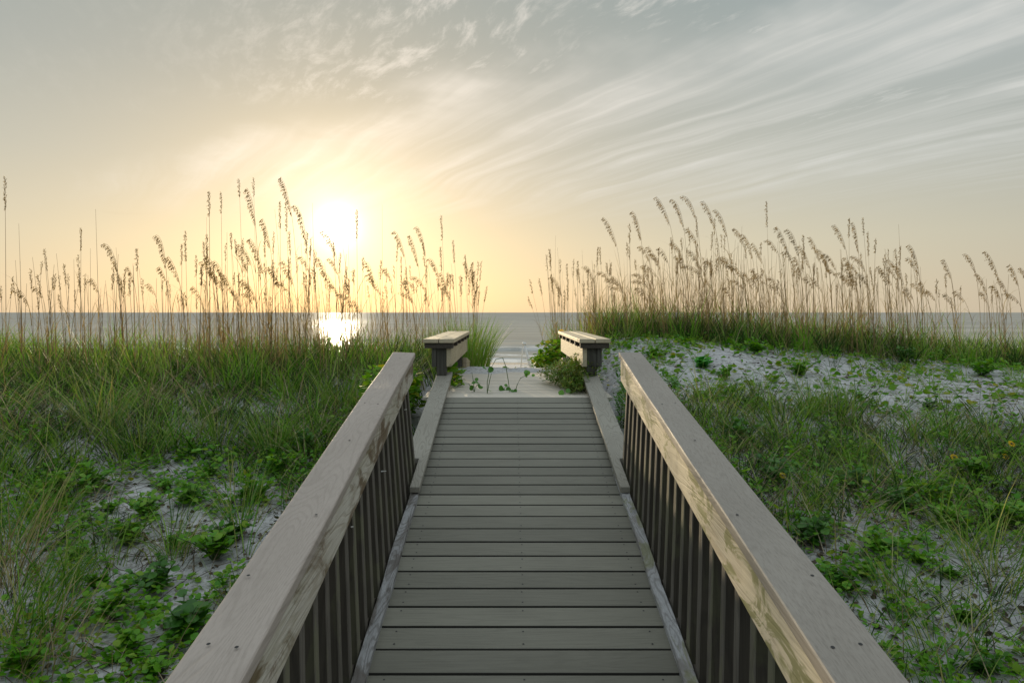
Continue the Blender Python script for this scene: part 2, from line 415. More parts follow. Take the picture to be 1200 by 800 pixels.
# ------------------------------------------------------------------ sea
def sea():
    xs = np.concatenate([-np.array(grow(60, 40000, 3, 1.3)[::-1]), np.arange(-57, 58, 1.5), np.array(grow(60, 40000, 3, 1.3))])
    ys = np.concatenate([np.arange(46, 110, .35), np.array(grow(110, 45000, .4, 1.12))])
    X, Y = np.meshgrid(xs, ys)
    Zs = np.full(X.shape, -3.30)
    for y0, a, wd, ph in ((71.5, .34, 1.0, .3), (64, .16, .9, 1.7), (59.0, .10, .7, 2.9), (83, .26, 1.6, 4.0), (98, .2, 2.2, 5.5)):
        yc = y0 + 1.2 * np.sin(X * .05 + ph) + .5 * np.sin(X * .17 + ph * 2)
        q = (Y - yc) / wd
        Zs += a * np.exp(-np.where(q < 0, (q * 1.7) ** 2, (q * .7) ** 2)) * (.65 + .35 * np.sin(X * .11 + ph * 3))
    nx, ny = len(xs), len(ys)
    idx = np.arange(nx * ny).reshape(ny, nx)
    Fq = np.stack([idx[:-1, :-1], idx[:-1, 1:], idx[1:, 1:], idx[1:, :-1]], -1).reshape(-1, 4)
    me = np_mesh('sea', np.stack([X, Y, Zs], -1).reshape(-1, 3), Fq)
    m, t, b = material('sea_water')
    p = t.new('ShaderNodeNewGeometry').outputs['Position']
    y = t.sep(p)[1]
    wob = t.math('MULTIPLY', t.math('SUBTRACT', t.noise(t.vmath('MULTIPLY', p, (1, .5, 1)), .09, 4), .5), 9)
    yy = t.math('ADD', y, wob)
    fo = t.noise(t.vmath('MULTIPLY', p, (.35, 1, 1)), 1.6, 5, .65)
    def band(c, w, lo, hi):
        q = t.math('ABSOLUTE', t.math('SUBTRACT', yy, c))
        return t.math('MULTIPLY', t.maprange(q, w * .3, w, 1, 0), t.maprange(fo, lo, hi, 0, 1))
    foam = t.math('MAXIMUM', band(56.5, 3.2, .36, .52), t.math('MAXIMUM', band(63.3, 1.6, .44, .56), band(76.5, 6.5, .42, .56)))
    t.n.remove(b)
    lane = t.noise(t.vmath('MULTIPLY', p, (.012, .05, 1)), 1.0, 5, .6)
    rip = t.noise(t.vmath('MULTIPLY', p, (.10, .8, 1)), 1.0, 5, .65)
    wat = t.mix(t.maprange(lane, .35, .65, 0, 1), (.32, .31, .27), (.42, .405, .355))  # pale warm body colour also stands in for reflected sky
    wat = t.mix(t.maprange(rip, .42, .68, 0, .5), wat, (.22, .22, .20))
    df = t.new('ShaderNodeBsdfDiffuse'); t.l.new(t.mix(foam, wat, (.78, .76, .72)), df.inputs[0])
    gl = t.new('ShaderNodeBsdfGlossy'); t.l.new(t.ramp(t.math('DIVIDE', y, 1000.0), [(.06, .11), (.13, .17), (.45, .46)]), gl.inputs['Roughness'])
    gl.inputs[0].default_value = (.9, .92, .95, 1)
    lw = t.new('ShaderNodeLayerWeight'); lw.inputs[0].default_value = .3
    ms = t.new('ShaderNodeMixShader')
    t.l.new(t.math('MULTIPLY', t.math('MULTIPLY', t.maprange(lw.outputs['Facing'], .3, 1.0, .03, .13, False), t.maprange(y, 120, 500, 1, .45)), t.math('MULTIPLY_ADD', foam, -.85, 1.0)), ms.inputs[0])
    t.l.new(df.outputs[0], ms.inputs[1]); t.l.new(gl.outputs[0], ms.inputs[2])
    t.l.new(ms.outputs[0], t.n['Material Output'].inputs[0])
    bp = t.new('ShaderNodeBump'); bp.inputs['Strength'].default_value = 1.0
    bp.inputs['Distance'].default_value = .38
    vs = t.vmath('MULTIPLY', p, (.16, 1, 1))
    hgt = t.math('ADD', t.math('ADD', t.noise(vs, .35, 4, .6), t.math('MULTIPLY', t.noise(vs, 1.6, 4, .6), .38)), t.math('MULTIPLY', t.noise(vs, .06, 3, .5), 1.5))
    t.l.new(hgt, bp.inputs['Height'])
    t.l.new(bp.outputs[0], gl.inputs['Normal']); t.l.new(bp.outputs[0], df.inputs['Normal'])
    tag(link('sea', me, m), kind='structure')
sea()

# ------------------------------------------------------------------ carpentry
def slab(bm, A, B, wA, wB=None, th=.035, dx=0, bev=.004):
    """board with its TOP centre line from A to B, width along x, thickness straight down"""
    wB = wA if wB is None else wB
    A, B = Vector(A), Vector(B)
    vs = []
    for P, w in ((A, wA), (B, wB)):
        for sx in (-.5, .5):
            for sz in (0, -th):
                vs.append(bm.verts.new((P.x + sx * w, P.y, P.z + sz)))
    a = vs
    fs = [(0, 2, 3, 1), (4, 5, 7, 6), (0, 4, 6, 2), (1, 3, 7, 5), (0, 1, 5, 4), (2, 6, 7, 3)]
    faces = [bm.faces.new([a[i] for i in f]) for f in fs]
    if bev:
        es = list({e for f in faces for e in f.edges})
        bmesh.ops.bevel(bm, geom=es, offset=bev, segments=2, affect='EDGES', profile=.6)

def wavy(bm, A, B, w, th, amp=.0022, bev=.006, n=9, seed=0):
    """long board that has bowed and twisted a little with the weather"""
    g = random.Random(seed)
    A, B = Vector(A), Vector(B)
    rings = []
    for i in range(n + 1):
        P = A.lerp(B, i / n)
        ox, oz, tw = g.gauss(0, amp), g.gauss(0, amp), g.gauss(0, amp)
        rings.append([bm.verts.new((P.x + ox + sx * w / 2 * (1 + g.gauss(0, amp * 4)), P.y, P.z + oz + sx * tw - (th if sz else 0)))
                      for sx, sz in ((-1, 0), (1, 0), (1, 1), (-1, 1))])
    fs = [bm.faces.new(rings[0][::-1]), bm.faces.new(rings[-1])]
    for r0, r1 in zip(rings, rings[1:]):
        for k in range(4):
            fs.append(bm.faces.new((r0[k], r0[(k + 1) % 4], r1[(k + 1) % 4], r1[k])))
    bmesh.ops.recalc_face_normals(bm, faces=fs)
    es = []
    ring_sets = [set(r) for r in rings[1:-1]]
    for e in {e for f in fs for e in f.edges}:
        if not any(e.verts[0] in r and e.verts[1] in r for r in ring_sets): es.append(e)
    bmesh.ops.bevel(bm, geom=es, offset=bev, segments=3, affect='EDGES', profile=.6)

def boxx(bm, x0, x1, y0, y1, z0, z1, bev=.003):
    slab(bm, ((x0 + x1) / 2, y0, z1), ((x0 + x1) / 2, y1, z1), x1 - x0, th=z1 - z0, bev=bev)

def prism(bm, pts, th, bev=.004):
    """flat outline of 3D points (top face) pushed straight down by th"""
    top = [bm.verts.new(p) for p in pts]
    bot = [bm.verts.new((p[0], p[1], p[2] - th)) for p in pts]
    n = len(pts)
    fs = [bm.faces.new(top), bm.faces.new(bot[::-1])]
    for i in range(n):
        j = (i + 1) % n
        fs.append(bm.faces.new((top[i], bot[i], bot[j], top[j])))
    bmesh.ops.recalc_face_normals(bm, faces=fs)
    es = list({e for f in fs for e in f.edges})
    bmesh.ops.bevel(bm, geom=es, offset=bev, segments=2, affect='EDGES', profile=.6)

def tube(bm, pts, radii, n=6):
    rings = []
    for i, p in enumerate(pts):
        p = Vector(p)
        d = (Vector(pts[min(i + 1, len(pts) - 1)]) - Vector(pts[max(i - 1, 0)])).normalized()
        a = d.orthogonal().normalized() if abs(d.z) > .9 else d.cross(Vector((0, 0, 1))).normalized()
        b = d.cross(a)
        r = radii[i] if hasattr(radii, '__len__') else radii
        rings.append([bm.verts.new(p + (a * math.cos(q * 2 * math.pi / n) + b * math.sin(q * 2 * math.pi / n)) * r) for q in range(n)])
    for r0, r1 in zip(rings, rings[1:]):
        for q in range(n):
            bm.faces.new((r0[q], r0[(q + 1) % n], r1[(q + 1) % n], r1[q]))
    bm.faces.new(rings[0][::-1]); bm.faces.new(rings[-1])

# ---- boardwalk
walk = empty('boardwalk', (xc(2), 2, 0))
tag(walk, 'grey plank boardwalk ramp rising to a pale level landing', 'boardwalk')
def wpart(name, bm, mat, smooth=False):
    o = from_bm(name, bm, mat, walk, smooth=smooth)
    o.location = -Vector(walk.location)
    return o
PITCH = .1337
def dz(y): return float(deck_z(y))
bm = bmesh.new()
lines = [5.80] + [5.645 - PITCH * k for k in range(0, 37)]
for y1, y0 in zip(lines, lines[1:]):
    if y0 < .75: break
    g = .0054
    j = random.uniform(-.003, .003)
    slab(bm, (xc(y0), y0 + g, -.169 * (5.8 - y0 - g) + random.uniform(-.0012, .0012)), (xc(y1), y1 - g, -.169 * (5.8 - y1 + g) + random.uniform(-.0012, .0012)),
         2 * hw(y0) + .05 + j, 2 * hw(y1) + .05 + j, th=.028, bev=.006)
for y1, y0 in zip(lines, lines[1:]):
    if y0 < .75: break
    for s in (-.515, 0.0, .515):
        for q in (.22, .78):
            y = y0 + (y1 - y0) * q; x = xc(y) + s * (hw(y) / .575) + random.uniform(-.004, .004)
            z = -.169 * (5.8 - y) + .0008
            c = [bm.verts.new((x + .0042 * math.cos(a), y + .0042 * math.sin(a), z + .169 * .0042 * math.sin(a))) for a in np.arange(6) * math.pi / 3]
            bm.faces.new(c).material_index = 1
bm.normal_update()
for f in bm.faces:
    if abs(f.normal.y) > .93: f.material_index = 2          # groove sides coloured dark, standing in for shade between the boards
wpart('ramp_deck', bm, [M['deck'], M['screw'], M['groove_shade']])
bm = bmesh.new()
y = 5.803
while y < 8.33:
    e = min(y + .134, 8.36)
    slab(bm, (xc(y), y + .003, random.uniform(-.001, .001)), (xc(e), e - .003, random.uniform(-.001, .001)), 1.62, th=.028, bev=.004)
    y = e + .001
wpart('landing_deck', bm, M['landing'])
bm = bmesh.new()      # ramp going down to the beach, beyond the landing
y = 8.37
while y < 14.6:
    e = y + .136
    slab(bm, (xc(y), y + .003, dz(y) - .002), (xc(e), e - .003, dz(e) - .002), 1.16, th=.028, bev=.004)
    y = e
wpart('beach_ramp_deck', bm, M['landing'])
for s in (-1, 1):
    bm = bmesh.new()
    ins = lambda y: xc(y) + s * hw(y)
    y0, yb, y1 = 3.86, 4.285, 6.40
    zt = lambda y: -.169 * (5.8 - y) + .062
    w0, w1 = .052, .142
    pts = [(ins(y0) - s * .004, y0, zt(y0)), (ins(y1) - s * .004, y1, zt(y1)), (ins(y1) + s * (w1 - .004), y1, zt(y1)),
           (ins(yb) + s * (w1 - .004), yb, zt(yb)), (ins(yb) + s * w0, yb, zt(yb)), (ins(y0) + s * w0, y0, zt(y0))]
    if s < 0: pts = pts[::-1]
    prism(bm, pts, .034, .005)
    wpart('curb_cap', bm, M['curb_cap'])
    bm = bmesh.new()
    a = (ins(4.3) + s * .032, 4.3, zt(4.3) - .036); b_ = (ins(6.38) + s * .032, 6.38, zt(6.38) - .036)
    slab(bm, a, b_, .036, th=.19, bev=.003)
    wpart('curb_board', bm, M['bench_side'] if s > 0 else M['face_l'])
    bm = bmesh.new()       # outer stringers under the deck
    for (ya, yb2) in ((.8, 5.78), (5.82, 8.33), (8.40, 14.5)):
        off = .075
        slab(bm, (ins(ya) + s * (off + .02), ya, dz(ya) - .032), (ins(yb2) + s * (off + .02), yb2, dz(yb2) - .032), .04, th=.22, bev=.003)
    for ya in (1.4, 3.2, 5.0, 7.0, 8.2, 10.5, 13):
        zg = float(ground(ins(ya) + s * .06, ya))
        boxx(bm, ins(ya) + s * .055 - .045 * 1, ins(ya) + s * .055 + .018, ya, ya + .09, zg - .3, dz(ya) - .035)
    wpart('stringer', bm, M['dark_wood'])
    # low board on the side of the ramp that goes down to the beach
    bm = bmesh.new()
    X0 = -.53 if s < 0 else .70
    slab(bm, (X0, 8.42, .165), (X0 + .02 * s, 13.2, -.40), .05, th=.15, bev=.004)
    for ya in (8.6, 10.8, 13.0):
        zt2 = .165 - (ya - 8.42) * .565 / 4.78
        boxx(bm, X0 - .03 + s * .055, X0 + .03 + s * .055, ya, ya + .06, dz(ya) - .3, zt2 - .01)
    wpart('beach_ramp_curb', bm, M['bench_side'])

# ---- railings
def railing(s, label):
    r = empty('wooden_railing', (xc(3) + s * .64, 3, -.5))
    tag(r, label, 'railing', 'railings of the boardwalk ramp')
    off = -Vector(r.location)
    def part(name, bm, mat, lab=None):
        o = from_bm(name, bm, mat, r, loc=off)
        if lab: o['label'] = lab
        return o
    # cap top line, from the photo: at 1.25 m and 4.3 m
    if s < 0:
        i0, i1 = (281 - CX) * 1.25 / F, (486.5 - CX) * 4.3 / F
    else:
        i0, i1 = (977 - CX) * 1.25 / F, (725 - CX) * 4.3 / F
    z0, z1 = CAMZ - 434 * 1.25 / F, CAMZ - 46.5 * 4.3 / F
    def ix(y): return i0 + (i1 - i0) * (y - 1.25) / 3.05
    def zt(y): return z0 + (z1 - z0) * (y - 1.25) / 3.05
    ya, yb = .62, 4.30
    W = .142
    bm = bmesh.new()
    wavy(bm, (ix(ya) + s * W / 2, ya, zt(ya)), (ix(yb) + s * W / 2, yb, zt(yb)), W, .035, .0012, .008, 8, 3 + s)
    for y, q in ((1.35, .3), (1.36, .72), (1.95, .25), (1.62, .8), (2.6, .5), (3.1, .3), (3.12, .75), (4.1, .5)):
        x = ix(y) + s * W * q; z = zt(y) + .0034
        sl_ = (z1 - z0) / 3.05
        bm.faces.new([bm.verts.new((x + .0045 * math.cos(a), y + .0045 * math.sin(a), z + sl_ * .0045 * math.sin(a))) for a in np.arange(6) * math.pi / 3]).material_index = 1
    part('cap_board', bm, [M['cap_l'] if s < 0 else M['cap_r'], M['screw']])
    bm = bmesh.new()
    fx = .012
    wavy(bm, (ix(ya) + s * (fx + .019), ya, zt(ya) - .036), (ix(yb) + s * (fx + .019), yb - .005, zt(yb) - .036), .038, .142, .0014, .005, 9, 13 + s)
    part('face_board', bm, M['face_l'] if s < 0 else M['face_r'],
         'weathered face board with brown stains and knots' if s < 0 else 'sunlit yellow pine face board with green algae')
    bm = bmesh.new()       # nailer behind the face board, at the outer side of the cap
    slab(bm, (ix(ya) + s * (W - .03), ya, zt(ya) - .037), (ix(yb) + s * (W - .03), yb - .02, zt(yb) - .037), .036, th=.10, bev=.003)
    part('outer_nailer', bm, M['dark_wood'])
    # bottom rail on the edge of the deck
    bm = bmesh.new()
    e = lambda y: xc(y) + s * (hw(y) + .004)
    bw = .05
    zb = lambda y: -.169 * (5.8 - y) + .024
    wavy(bm, (e(ya) + s * bw / 2, ya, zb(ya)), (e(4.27) + s * bw / 2, 4.27, zb(4.27)), bw, .09, .0028, .009, 14, 23 + s)
    part('bottom_rail', bm, M['foot'] if s < 0 else M['foot_r'])
    # balusters
    bx = .042
    y = 4.235; first = True
    while y > .8:
        bm = bmesh.new()
        top = zt(y) - .06; bot = -.169 * (5.8 - y) - .085
        xb = e(y) + s * (bw + .004 + bx / 2)
        xt = ix(y) + s * (fx + .040 + bx / 2)
        ww = bx
        jx = random.uniform(-.0015, .0015)
        # a baluster is plumb in y and leans a hair in x from rail to cap
        vs = []
        for (x, z) in ((xb, bot), (xt + jx, top)):
            for (sx, sy) in ((-1, -1), (1, -1), (1, 1), (-1, 1)):
                vs.append(bm.verts.new((x + sx * ww / 2, y + sy * ww / 2, z)))
        fs = [bm.faces.new([vs[i] for i in f]) for f in ((0, 1, 5, 4), (1, 2, 6, 5), (2, 3, 7, 6), (3, 0, 4, 7), (3, 2, 1, 0), (4, 5, 6, 7))]
        bmesh.ops.bevel(bm, geom=list({q for f in fs for q in f.edges}), offset=.003, segments=1, affect='EDGES')
        bm.normal_update()
        bmesh.ops.recalc_face_normals(bm, faces=bm.faces)
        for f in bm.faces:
            if f.normal.x * s < -.5: f.material_index = 1      # side towards the walkway coloured lighter, as if lit by open sky
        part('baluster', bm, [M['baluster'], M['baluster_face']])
        y -= .140
    if s < 0:
        for (px, py, dx) in ((474, 480, 6), (446, 552, 12), (411, 617, 4)):
            bm = bmesh.new()
            X = ix(3) + .004
            y = None
            for q in np.arange(1.2, 4.3, .01):
                if (ix(q) + .008 - CX * 0) * F / q + CX > px: y = q; break
            y = y or 3.5
            z = CAMZ - (py - HY) * y / F
            x = ix(y) + .01
            tube(bm, [(x, y, z), (x + .006 * dx / 6, y - .006, z + .002), (x + .011 * dx / 6, y - .01, z + .004)], [.0028, .0024, .0014], 5)
            part('cable_tie', bm, M['tie'])
    return r
railing(-1, 'taupe capped wooden railing left of the ramp, its inner face in shade')
railing(1, 'grey capped wooden railing right of the ramp, its pine inner face sunlit')

# ---- benches
def bench(s, label):
    xi, xo = (-.487, -.772) if s < 0 else (.652, .937)
    y0, y1 = 6.2, 8.85
    cxm = (xi + xo) / 2
    b = empty('wooden_bench', (cxm, 7.4, 0))
    tag(b, label, 'bench', 'benches at the sides of the landing')
    off = -Vector(b.location)
    part = lambda n, bm, m, par=b: from_bm(n, bm, m, par, loc=off if par is b else None)
    zt = .478
    lo, hi = min(xi, xo), max(xi, xo)
    bm = bmesh.new()
    mid = (lo + hi) / 2
    boxx(bm, lo, mid - .003, y0, y1, zt - .036, zt, .005)
    boxx(bm, mid + .003, hi, y0 + .004, y1 - .006, zt - .036, zt + .001, .005)
    part('seat', bm, M['bench_top'])
    for k in range(6):
        bm = bmesh.new()
        y = y0 + .02 + k * (y1 - y0 - .12) / 5
        boxx(bm, lo + .012, hi - .012, y, y + .09, zt - .085, zt - .038)
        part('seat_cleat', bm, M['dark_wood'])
    for x in (xi, xo):
        bm = bmesh.new()
        sg = 1 if x == xi else -1
        io = 1 if xi > xo else -1
        pc = mid + io * .022
        a0, a1 = sorted((pc + sg * io * .047, pc + sg * io * .088))
        boxx(bm, a0, a1, y0 + .045, y1 - .05, zt - .255, zt - .087, .004)
        part('apron', bm, M['bench_side'] if x == xi else M['post'])  # outer apron takes the darker wood, its shade put into the colour
    for y, zb in ((y0 + .06, .14), (7.5, -.3), (y1 - .5, -.3)):
        bm = bmesh.new()
        zb_ = zb
        pcx = mid + (.022 if s < 0 else -.022)
        boxx(bm, pcx - .0455, pcx + .0455, y, y + .09, zb_, zt - .087, .004)
        part('leg', bm, M['post'])
    return b
bench(-1, 'low wooden bench on the left edge of the landing, its top warm with sun')
bench(1, 'low wooden bench on the right edge of the landing, inner apron sunlit')

# ---- white frame down by the beach
fr = empty('white_frame', (.38, 13.4, dz(13.4)))
tag(fr, 'slim white leaning frame standing where the ramp meets the beach', 'frame')
def frp(name, pts, r):
    bm = bmesh.new(); tube(bm, pts, r, 8)
    return from_bm(name, bm, M['white'], fr, loc=-Vector(fr.location), smooth=True)
D = 13.4
frp('leaning_pole', [at(625, 441, D), at(620, 425, D), at(614.5, 403, D)], [.027, .026, .022])
frp('thin_leg', [at(609.5, 441, D + .3), at(612.8, 404, D + .02)], .011)
frp('cross_brace', [at(611, 427, D + .22), at(620.5, 427.5, D + .02)], .007)
frp('top_clamp', [at(612.2, 402.3, D), at(616.4, 403.2, D)], .030)

# ------------------------------------------------------------------ plants: generators
def blades_arrays(P, H, W, az, th0, th1, segs=4, twist=None):
    n = len(P)
    t = np.linspace(0, 1, segs + 1)
    th = th0[:, None] + (th1 - th0)[:, None] * ((t[:-1] + t[1:]) / 2)[None]
    step = H[:, None] / segs
    r = np.concatenate([np.zeros((n, 1)), np.cumsum(np.sin(th) * step, 1)], 1)
    z = np.concatenate([np.zeros((n, 1)), np.cumsum(np.cos(th) * step, 1)], 1)
    cx, sx = np.cos(az)[:, None], np.sin(az)[:, None]
    ctr = np.stack([P[:, :1] + r * cx, P[:, 1:2] + r * sx, P[:, 2:3] + z], -1)
    if twist is None: twist = rng.uniform(0, math.pi, n)
    wv = np.stack([np.cos(twist), np.sin(twist), np.zeros(n)], -1)[:, None, :]
    prof = np.array([.75, 1.0, .85, .55, .06]) if segs == 4 else np.interp(t, [0, .25, .5, .75, 1], [.75, 1, .85, .55, .06])
    half = (W[:, None] * prof[None] / 2)[..., None] * wv
    V = np.stack([ctr - half, ctr + half], 2)                        # n, segs+1, 2, 3
    V = V.reshape(-1, 3)
    base = (np.arange(n) * (segs + 1) * 2)[:, None, None]
    k = (np.arange(segs) * 2)[None, :, None]
    q = np.array([0, 1, 3, 2])[None, None, :]
    Fq = (base + k + q).reshape(-1, 4)
    return V, Fq

def join_arr(lst):
    Vs, Fs, o = [], [], 0
    for V, Fq in lst:
        Vs.append(V); Fs.append(Fq + o); o += len(V)
    return np.concatenate(Vs), np.concatenate(Fs)

LT = np.array([0, .22, .52, .82, 1.0])
LP = {'oval': np.array([.06, .33, .45, .30, .03]), 'round': np.array([.16, .50, .56, .42, .10]), 'slim': np.array([.04, .15, .18, .12, .015])}
def leaves_arrays(P, L, az, pitch, shape='oval', roll=None, fold=.12):
    """P base points; the blade runs along azimuth AZ raised by PITCH"""
    n = len(P)
    if roll is None: roll = rng.uniform(-.4, .4, n)
    d = np.stack([np.cos(az) * np.cos(pitch), np.sin(az) * np.cos(pitch), np.sin(pitch)], -1)
    side = np.stack([-np.sin(az), np.cos(az), np.zeros(n)], -1)
    up = np.cross(d, side)
    s2 = side * np.cos(roll)[:, None] + up * np.sin(roll)[:, None]
    u2 = np.cross(d, s2)
    w = LP[shape]
    droop = -.18 * LT ** 2
    rows = []
    for c in (-1, 0, 1):
        q = (P[:, None, :] + d[:, None, :] * (LT[None, :, None] * L[:, None, None])
             + s2[:, None, :] * (c * w[None, :, None] * L[:, None, None])
             - u2[:, None, :] * ((-(fold if c else 0) * w + -droop)[None, :, None] * L[:, None, None]) * 1.0)
        rows.append(q)
    V = np.stack(rows, 2)           # n,5,3,3
    V = V.reshape(-1, 3)
    f = []
    for i in range(4):
        for c in range(2):
            f.append((i * 3 + c, i * 3 + c + 1, (i + 1) * 3 + c + 1, (i + 1) * 3 + c))
    Fq = (np.arange(n)[:, None, None] * 15 + np.array(f)[None]).reshape(-1, 4)
    return V, Fq

def vnoise(x, y, s, seed=0):
    a = seed * 1.7
    return (np.sin(x * s + a) * np.cos(y * s * 1.13 - a * .6) + .6 * np.sin(x * s * 1.9 - y * s * 1.6 + a * 2.1)
            + .4 * np.cos(x * s * 3.1 + y * s * 2.7 + a) ) / 2.0

def tussocks(centres, per, hmin, hmax, wid, spread, th=(.05, .45), th1=(.5, 1.7), lean=None, segs=4):
    """many blades round each centre, drooping outward"""
    n = len(centres) * per
    c = np.repeat(centres, per, 0)
    ang = rng.uniform(0, 2 * math.pi, n)
    rad = spread * np.sqrt(rng.uniform(0, 1, n)) * np.repeat(rng.uniform(.6, 1.4, len(centres)), per)
    x = c[:, 0] + rad * np.cos(ang); y = c[:, 1] + rad * np.sin(ang)
    ok = np.abs(x - xc(y)) > np.where(y < 4.4, .80, np.where(y < 5.9, .78, .95))
    x, y, ang = x[ok], y[ok], ang[ok]; n = len(x)
    sc = np.repeat(rng.uniform(.75, 1.2, len(centres)), per)[ok]
    P = np.stack([x, y, ground(x, y) - .015], -1)
    H = rng.uniform(hmin, hmax, n) * sc
    W = rng.uniform(.6, 1.2, n) * wid
    az = ang + rng.normal(0, .5, n)
    if lean is not None:
        az = np.where(rng.uniform(0, 1, n) < .45, lean + rng.normal(0, .5, n), az)
    t0 = rng.uniform(*th, n); t1 = t0 + rng.uniform(*th1, n) * rng.uniform(.3, 1, n)
    # blades beside the boards lean away from them
    dx_ = x - xc(y)
    close = (np.abs(dx_) < 1.15) & (y < 9)
    az = np.where(close, np.where(dx_ > 0, rng.normal(0, .6, n), math.pi + rng.normal(0, .6, n)), az)
    return blades_arrays(P, H, W, az, t0, t1, segs)

def scatter(n, x0, x1, y0, y1, keep):
    x = rng.uniform(x0, x1, n); y = rng.uniform(y0, y1, n)
    k = keep(x, y) > rng.uniform(0, 1, n)
    k &= np.abs(x - xc(y)) > np.where(y < 5.9, .86, 1.0)
    return np.stack([x[k], y[k]], -1)

# ---- masks (0..1) of where things grow
def left_grass(x, y):
    back = ss(4.7, 5.6, y + .5 * vnoise(x, y, 1.1, 2))
    farleft = ss(-2.5, -3.2, x + .25 * vnoise(x, y, 1.5, 3)) * .3
    holes = np.where((vnoise(x, y, 1.35, 5) < -.35) & (y < 7.5), .12, 1)
    return np.clip(back * holes + farleft, 0, 1) * (x < 0)
def right_grass(x, y):
    belt = ss(3.55, 4.0, y + .3 * vnoise(x, y, 1.2, 4)) * (1 - ss(5.2, 6.3, y + .8 * vnoise(x, y, .9, 6) - .12 * np.clip(x - 2, 0, 4)))
    tongue = ss(.25, .6, vnoise(x, y, .95, 9)) * ss(5.5, 6, y) * (1 - ss(8.5, 9.2, y)) * .45
    return np.clip(belt + tongue, 0, 1) * (x > 0)
def crest(x, y):
    return ss(9.0, 9.7, y + .35 * vnoise(x, y, 1.0, 8)) * (x > 0)

# ---- grass carpets: nobody could count these blades
A = []
A.append(tussocks(scatter(760, -9, -.7, 4.4, 7.5, left_grass), 22, .12, .38, .0085, .10, th=(.05, .8), th1=(.6, 2.2)))
A.append(tussocks(scatter(760, -12, -.7, 7, 11.5, left_grass), 20, .20, .58, .0092, .13, th=(.02, .5), th1=(.4, 1.8)))
A.append(tussocks(scatter(200, -3.9, -1.0, 2.2, 5.0, lambda x, y: np.clip(left_grass(x, y) + .14, 0, 1)), 16, .12, .4, .0058, .08, th1=(.6, 2.0)))
A.append(tussocks(scatter(1150, .8, 9, 3.3, 9.4, right_grass), 22, .12, .40, .0068, .12, th=(.1, .9), th1=(.6, 2.0)))
A.append(tussocks(scatter(240, .9, 4.5, 2.2, 3.9, lambda x, y: .25 + .75 * ss(-.2, .4, vnoise(x, y, 2.1, 31))), 12, .08, .3, .005, .08, th=(.1, .9), th1=(.6, 2.0)))
A.append(tussocks(scatter(850, .9, 14, 9.0, 12.5, crest), 22, .22, .62, .0088, .13, th=(.02, .5), th1=(.3, 1.5)))
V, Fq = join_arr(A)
o = link('shade_dark_grass', np_mesh('shade_dark_grass', V, Fq), M['grass_shade'])
tag(o, 'dense undergrass coloured dark for the shade inside the clumps on both dunes', 'grass', kind='stuff')
A = []
A.append(tussocks(scatter(520, -9, -.7, 4.4, 7.5, left_grass), 13, .18, .52, .0095, .08, th=(.05, .7), th1=(.9, 2.4)))
A.append(tussocks(scatter(560, -12, -.7, 7, 11.5, left_grass), 15, .30, .76, .0105, .13, th=(.02, .45), th1=(.4, 1.8)))
A.append(tussocks(scatter(220, -3.9, -1.0, 2.2, 5.0, lambda x, y: np.clip(left_grass(x, y) + .14, 0, 1)), 9, .2, .52, .0065, .07, th1=(.7, 2.1)))
V, Fq = join_arr(A)
o = link('dune_grass', np_mesh('dune_grass', V, Fq), M['grass'])
tag(o, 'bright green arching dune grass over the whole dune left of the boardwalk', 'grass', kind='stuff')
A = []
A.append(tussocks(scatter(900, .8, 9, 3.3, 9.4, right_grass), 11, .14, .38, .0078, .11, th=(.1, .8), th1=(.7, 2.1)))
A.append(tussocks(scatter(200, .9, 8, 3.6, 7.5, right_grass), 24, .18, .46, .0082, .08, th=(.05, .6), th1=(.7, 2.2)))
A.append(tussocks(scatter(240, .9, 4.5, 2.2, 3.9, lambda x, y: .25 + .75 * ss(-.2, .4, vnoise(x, y, 2.1, 31))), 8, .12, .38, .0058, .08, th=(.1, .8), th1=(.6, 2.0)))
A.append(tussocks(scatter(90, .95, 8, 6, 9.2, lambda x, y: .8 + 0 * x), 16, .14, .38, .0065, .07, th=(.1, .8), th1=(.6, 2.0)))
V, Fq = join_arr(A)
o = link('low_grass', np_mesh('low_grass', V, Fq), M['grass_low'])
tag(o, 'short tangled grass across the sandy slope below the right dune crest', 'grass', kind='stuff')
A = []
A.append(tussocks(scatter(600, .9, 14, 9.0, 12.5, crest), 15, .30, .78, .010, .13, th=(.02, .45), th1=(.3, 1.5)))
V, Fq = join_arr(A)
o = link('crest_grass', np_mesh('crest_grass', V, Fq), M['grass'])
tag(o, 'upright green grass along the top of the right dune under the sea oats', 'grass', kind='stuff')
# dry straw between the green
A = []
A.append(tussocks(scatter(520, -9, -.7, 3.9, 9, lambda x, y: left_grass(x, y) * .85), 15, .25, .66, .006, .14, th=(.2, 1.0), th1=(.8, 2.3)))
A.append(tussocks(scatter(240, -3.6, -.9, 2.2, 4.8, lambda x, y: .5 + 0 * x), 7, .12, .42, .0042, .12, th=(.3, 1.1), th1=(.6, 1.9)))
A.append(tussocks(scatter(760, .8, 9, 2.3, 6.7, lambda x, y: np.clip(right_grass(x, y) + .4 * (y < 3.9), 0, 1)), 12, .16, .46, .005, .14, th=(.3, 1.1), th1=(.8, 2.3)))
A.append(tussocks(scatter(240, .9, 11, 9, 11.5, crest), 10, .2, .55, .006, .14, th=(.1, .8), th1=(.6, 2.0)))
V, Fq = join_arr(A)
o = link('dry_grass', np_mesh('dry_grass', V, Fq), M['dry'])
tag(o, 'bleached dead grass blades tangled among the green on both sides', 'grass', kind='stuff')

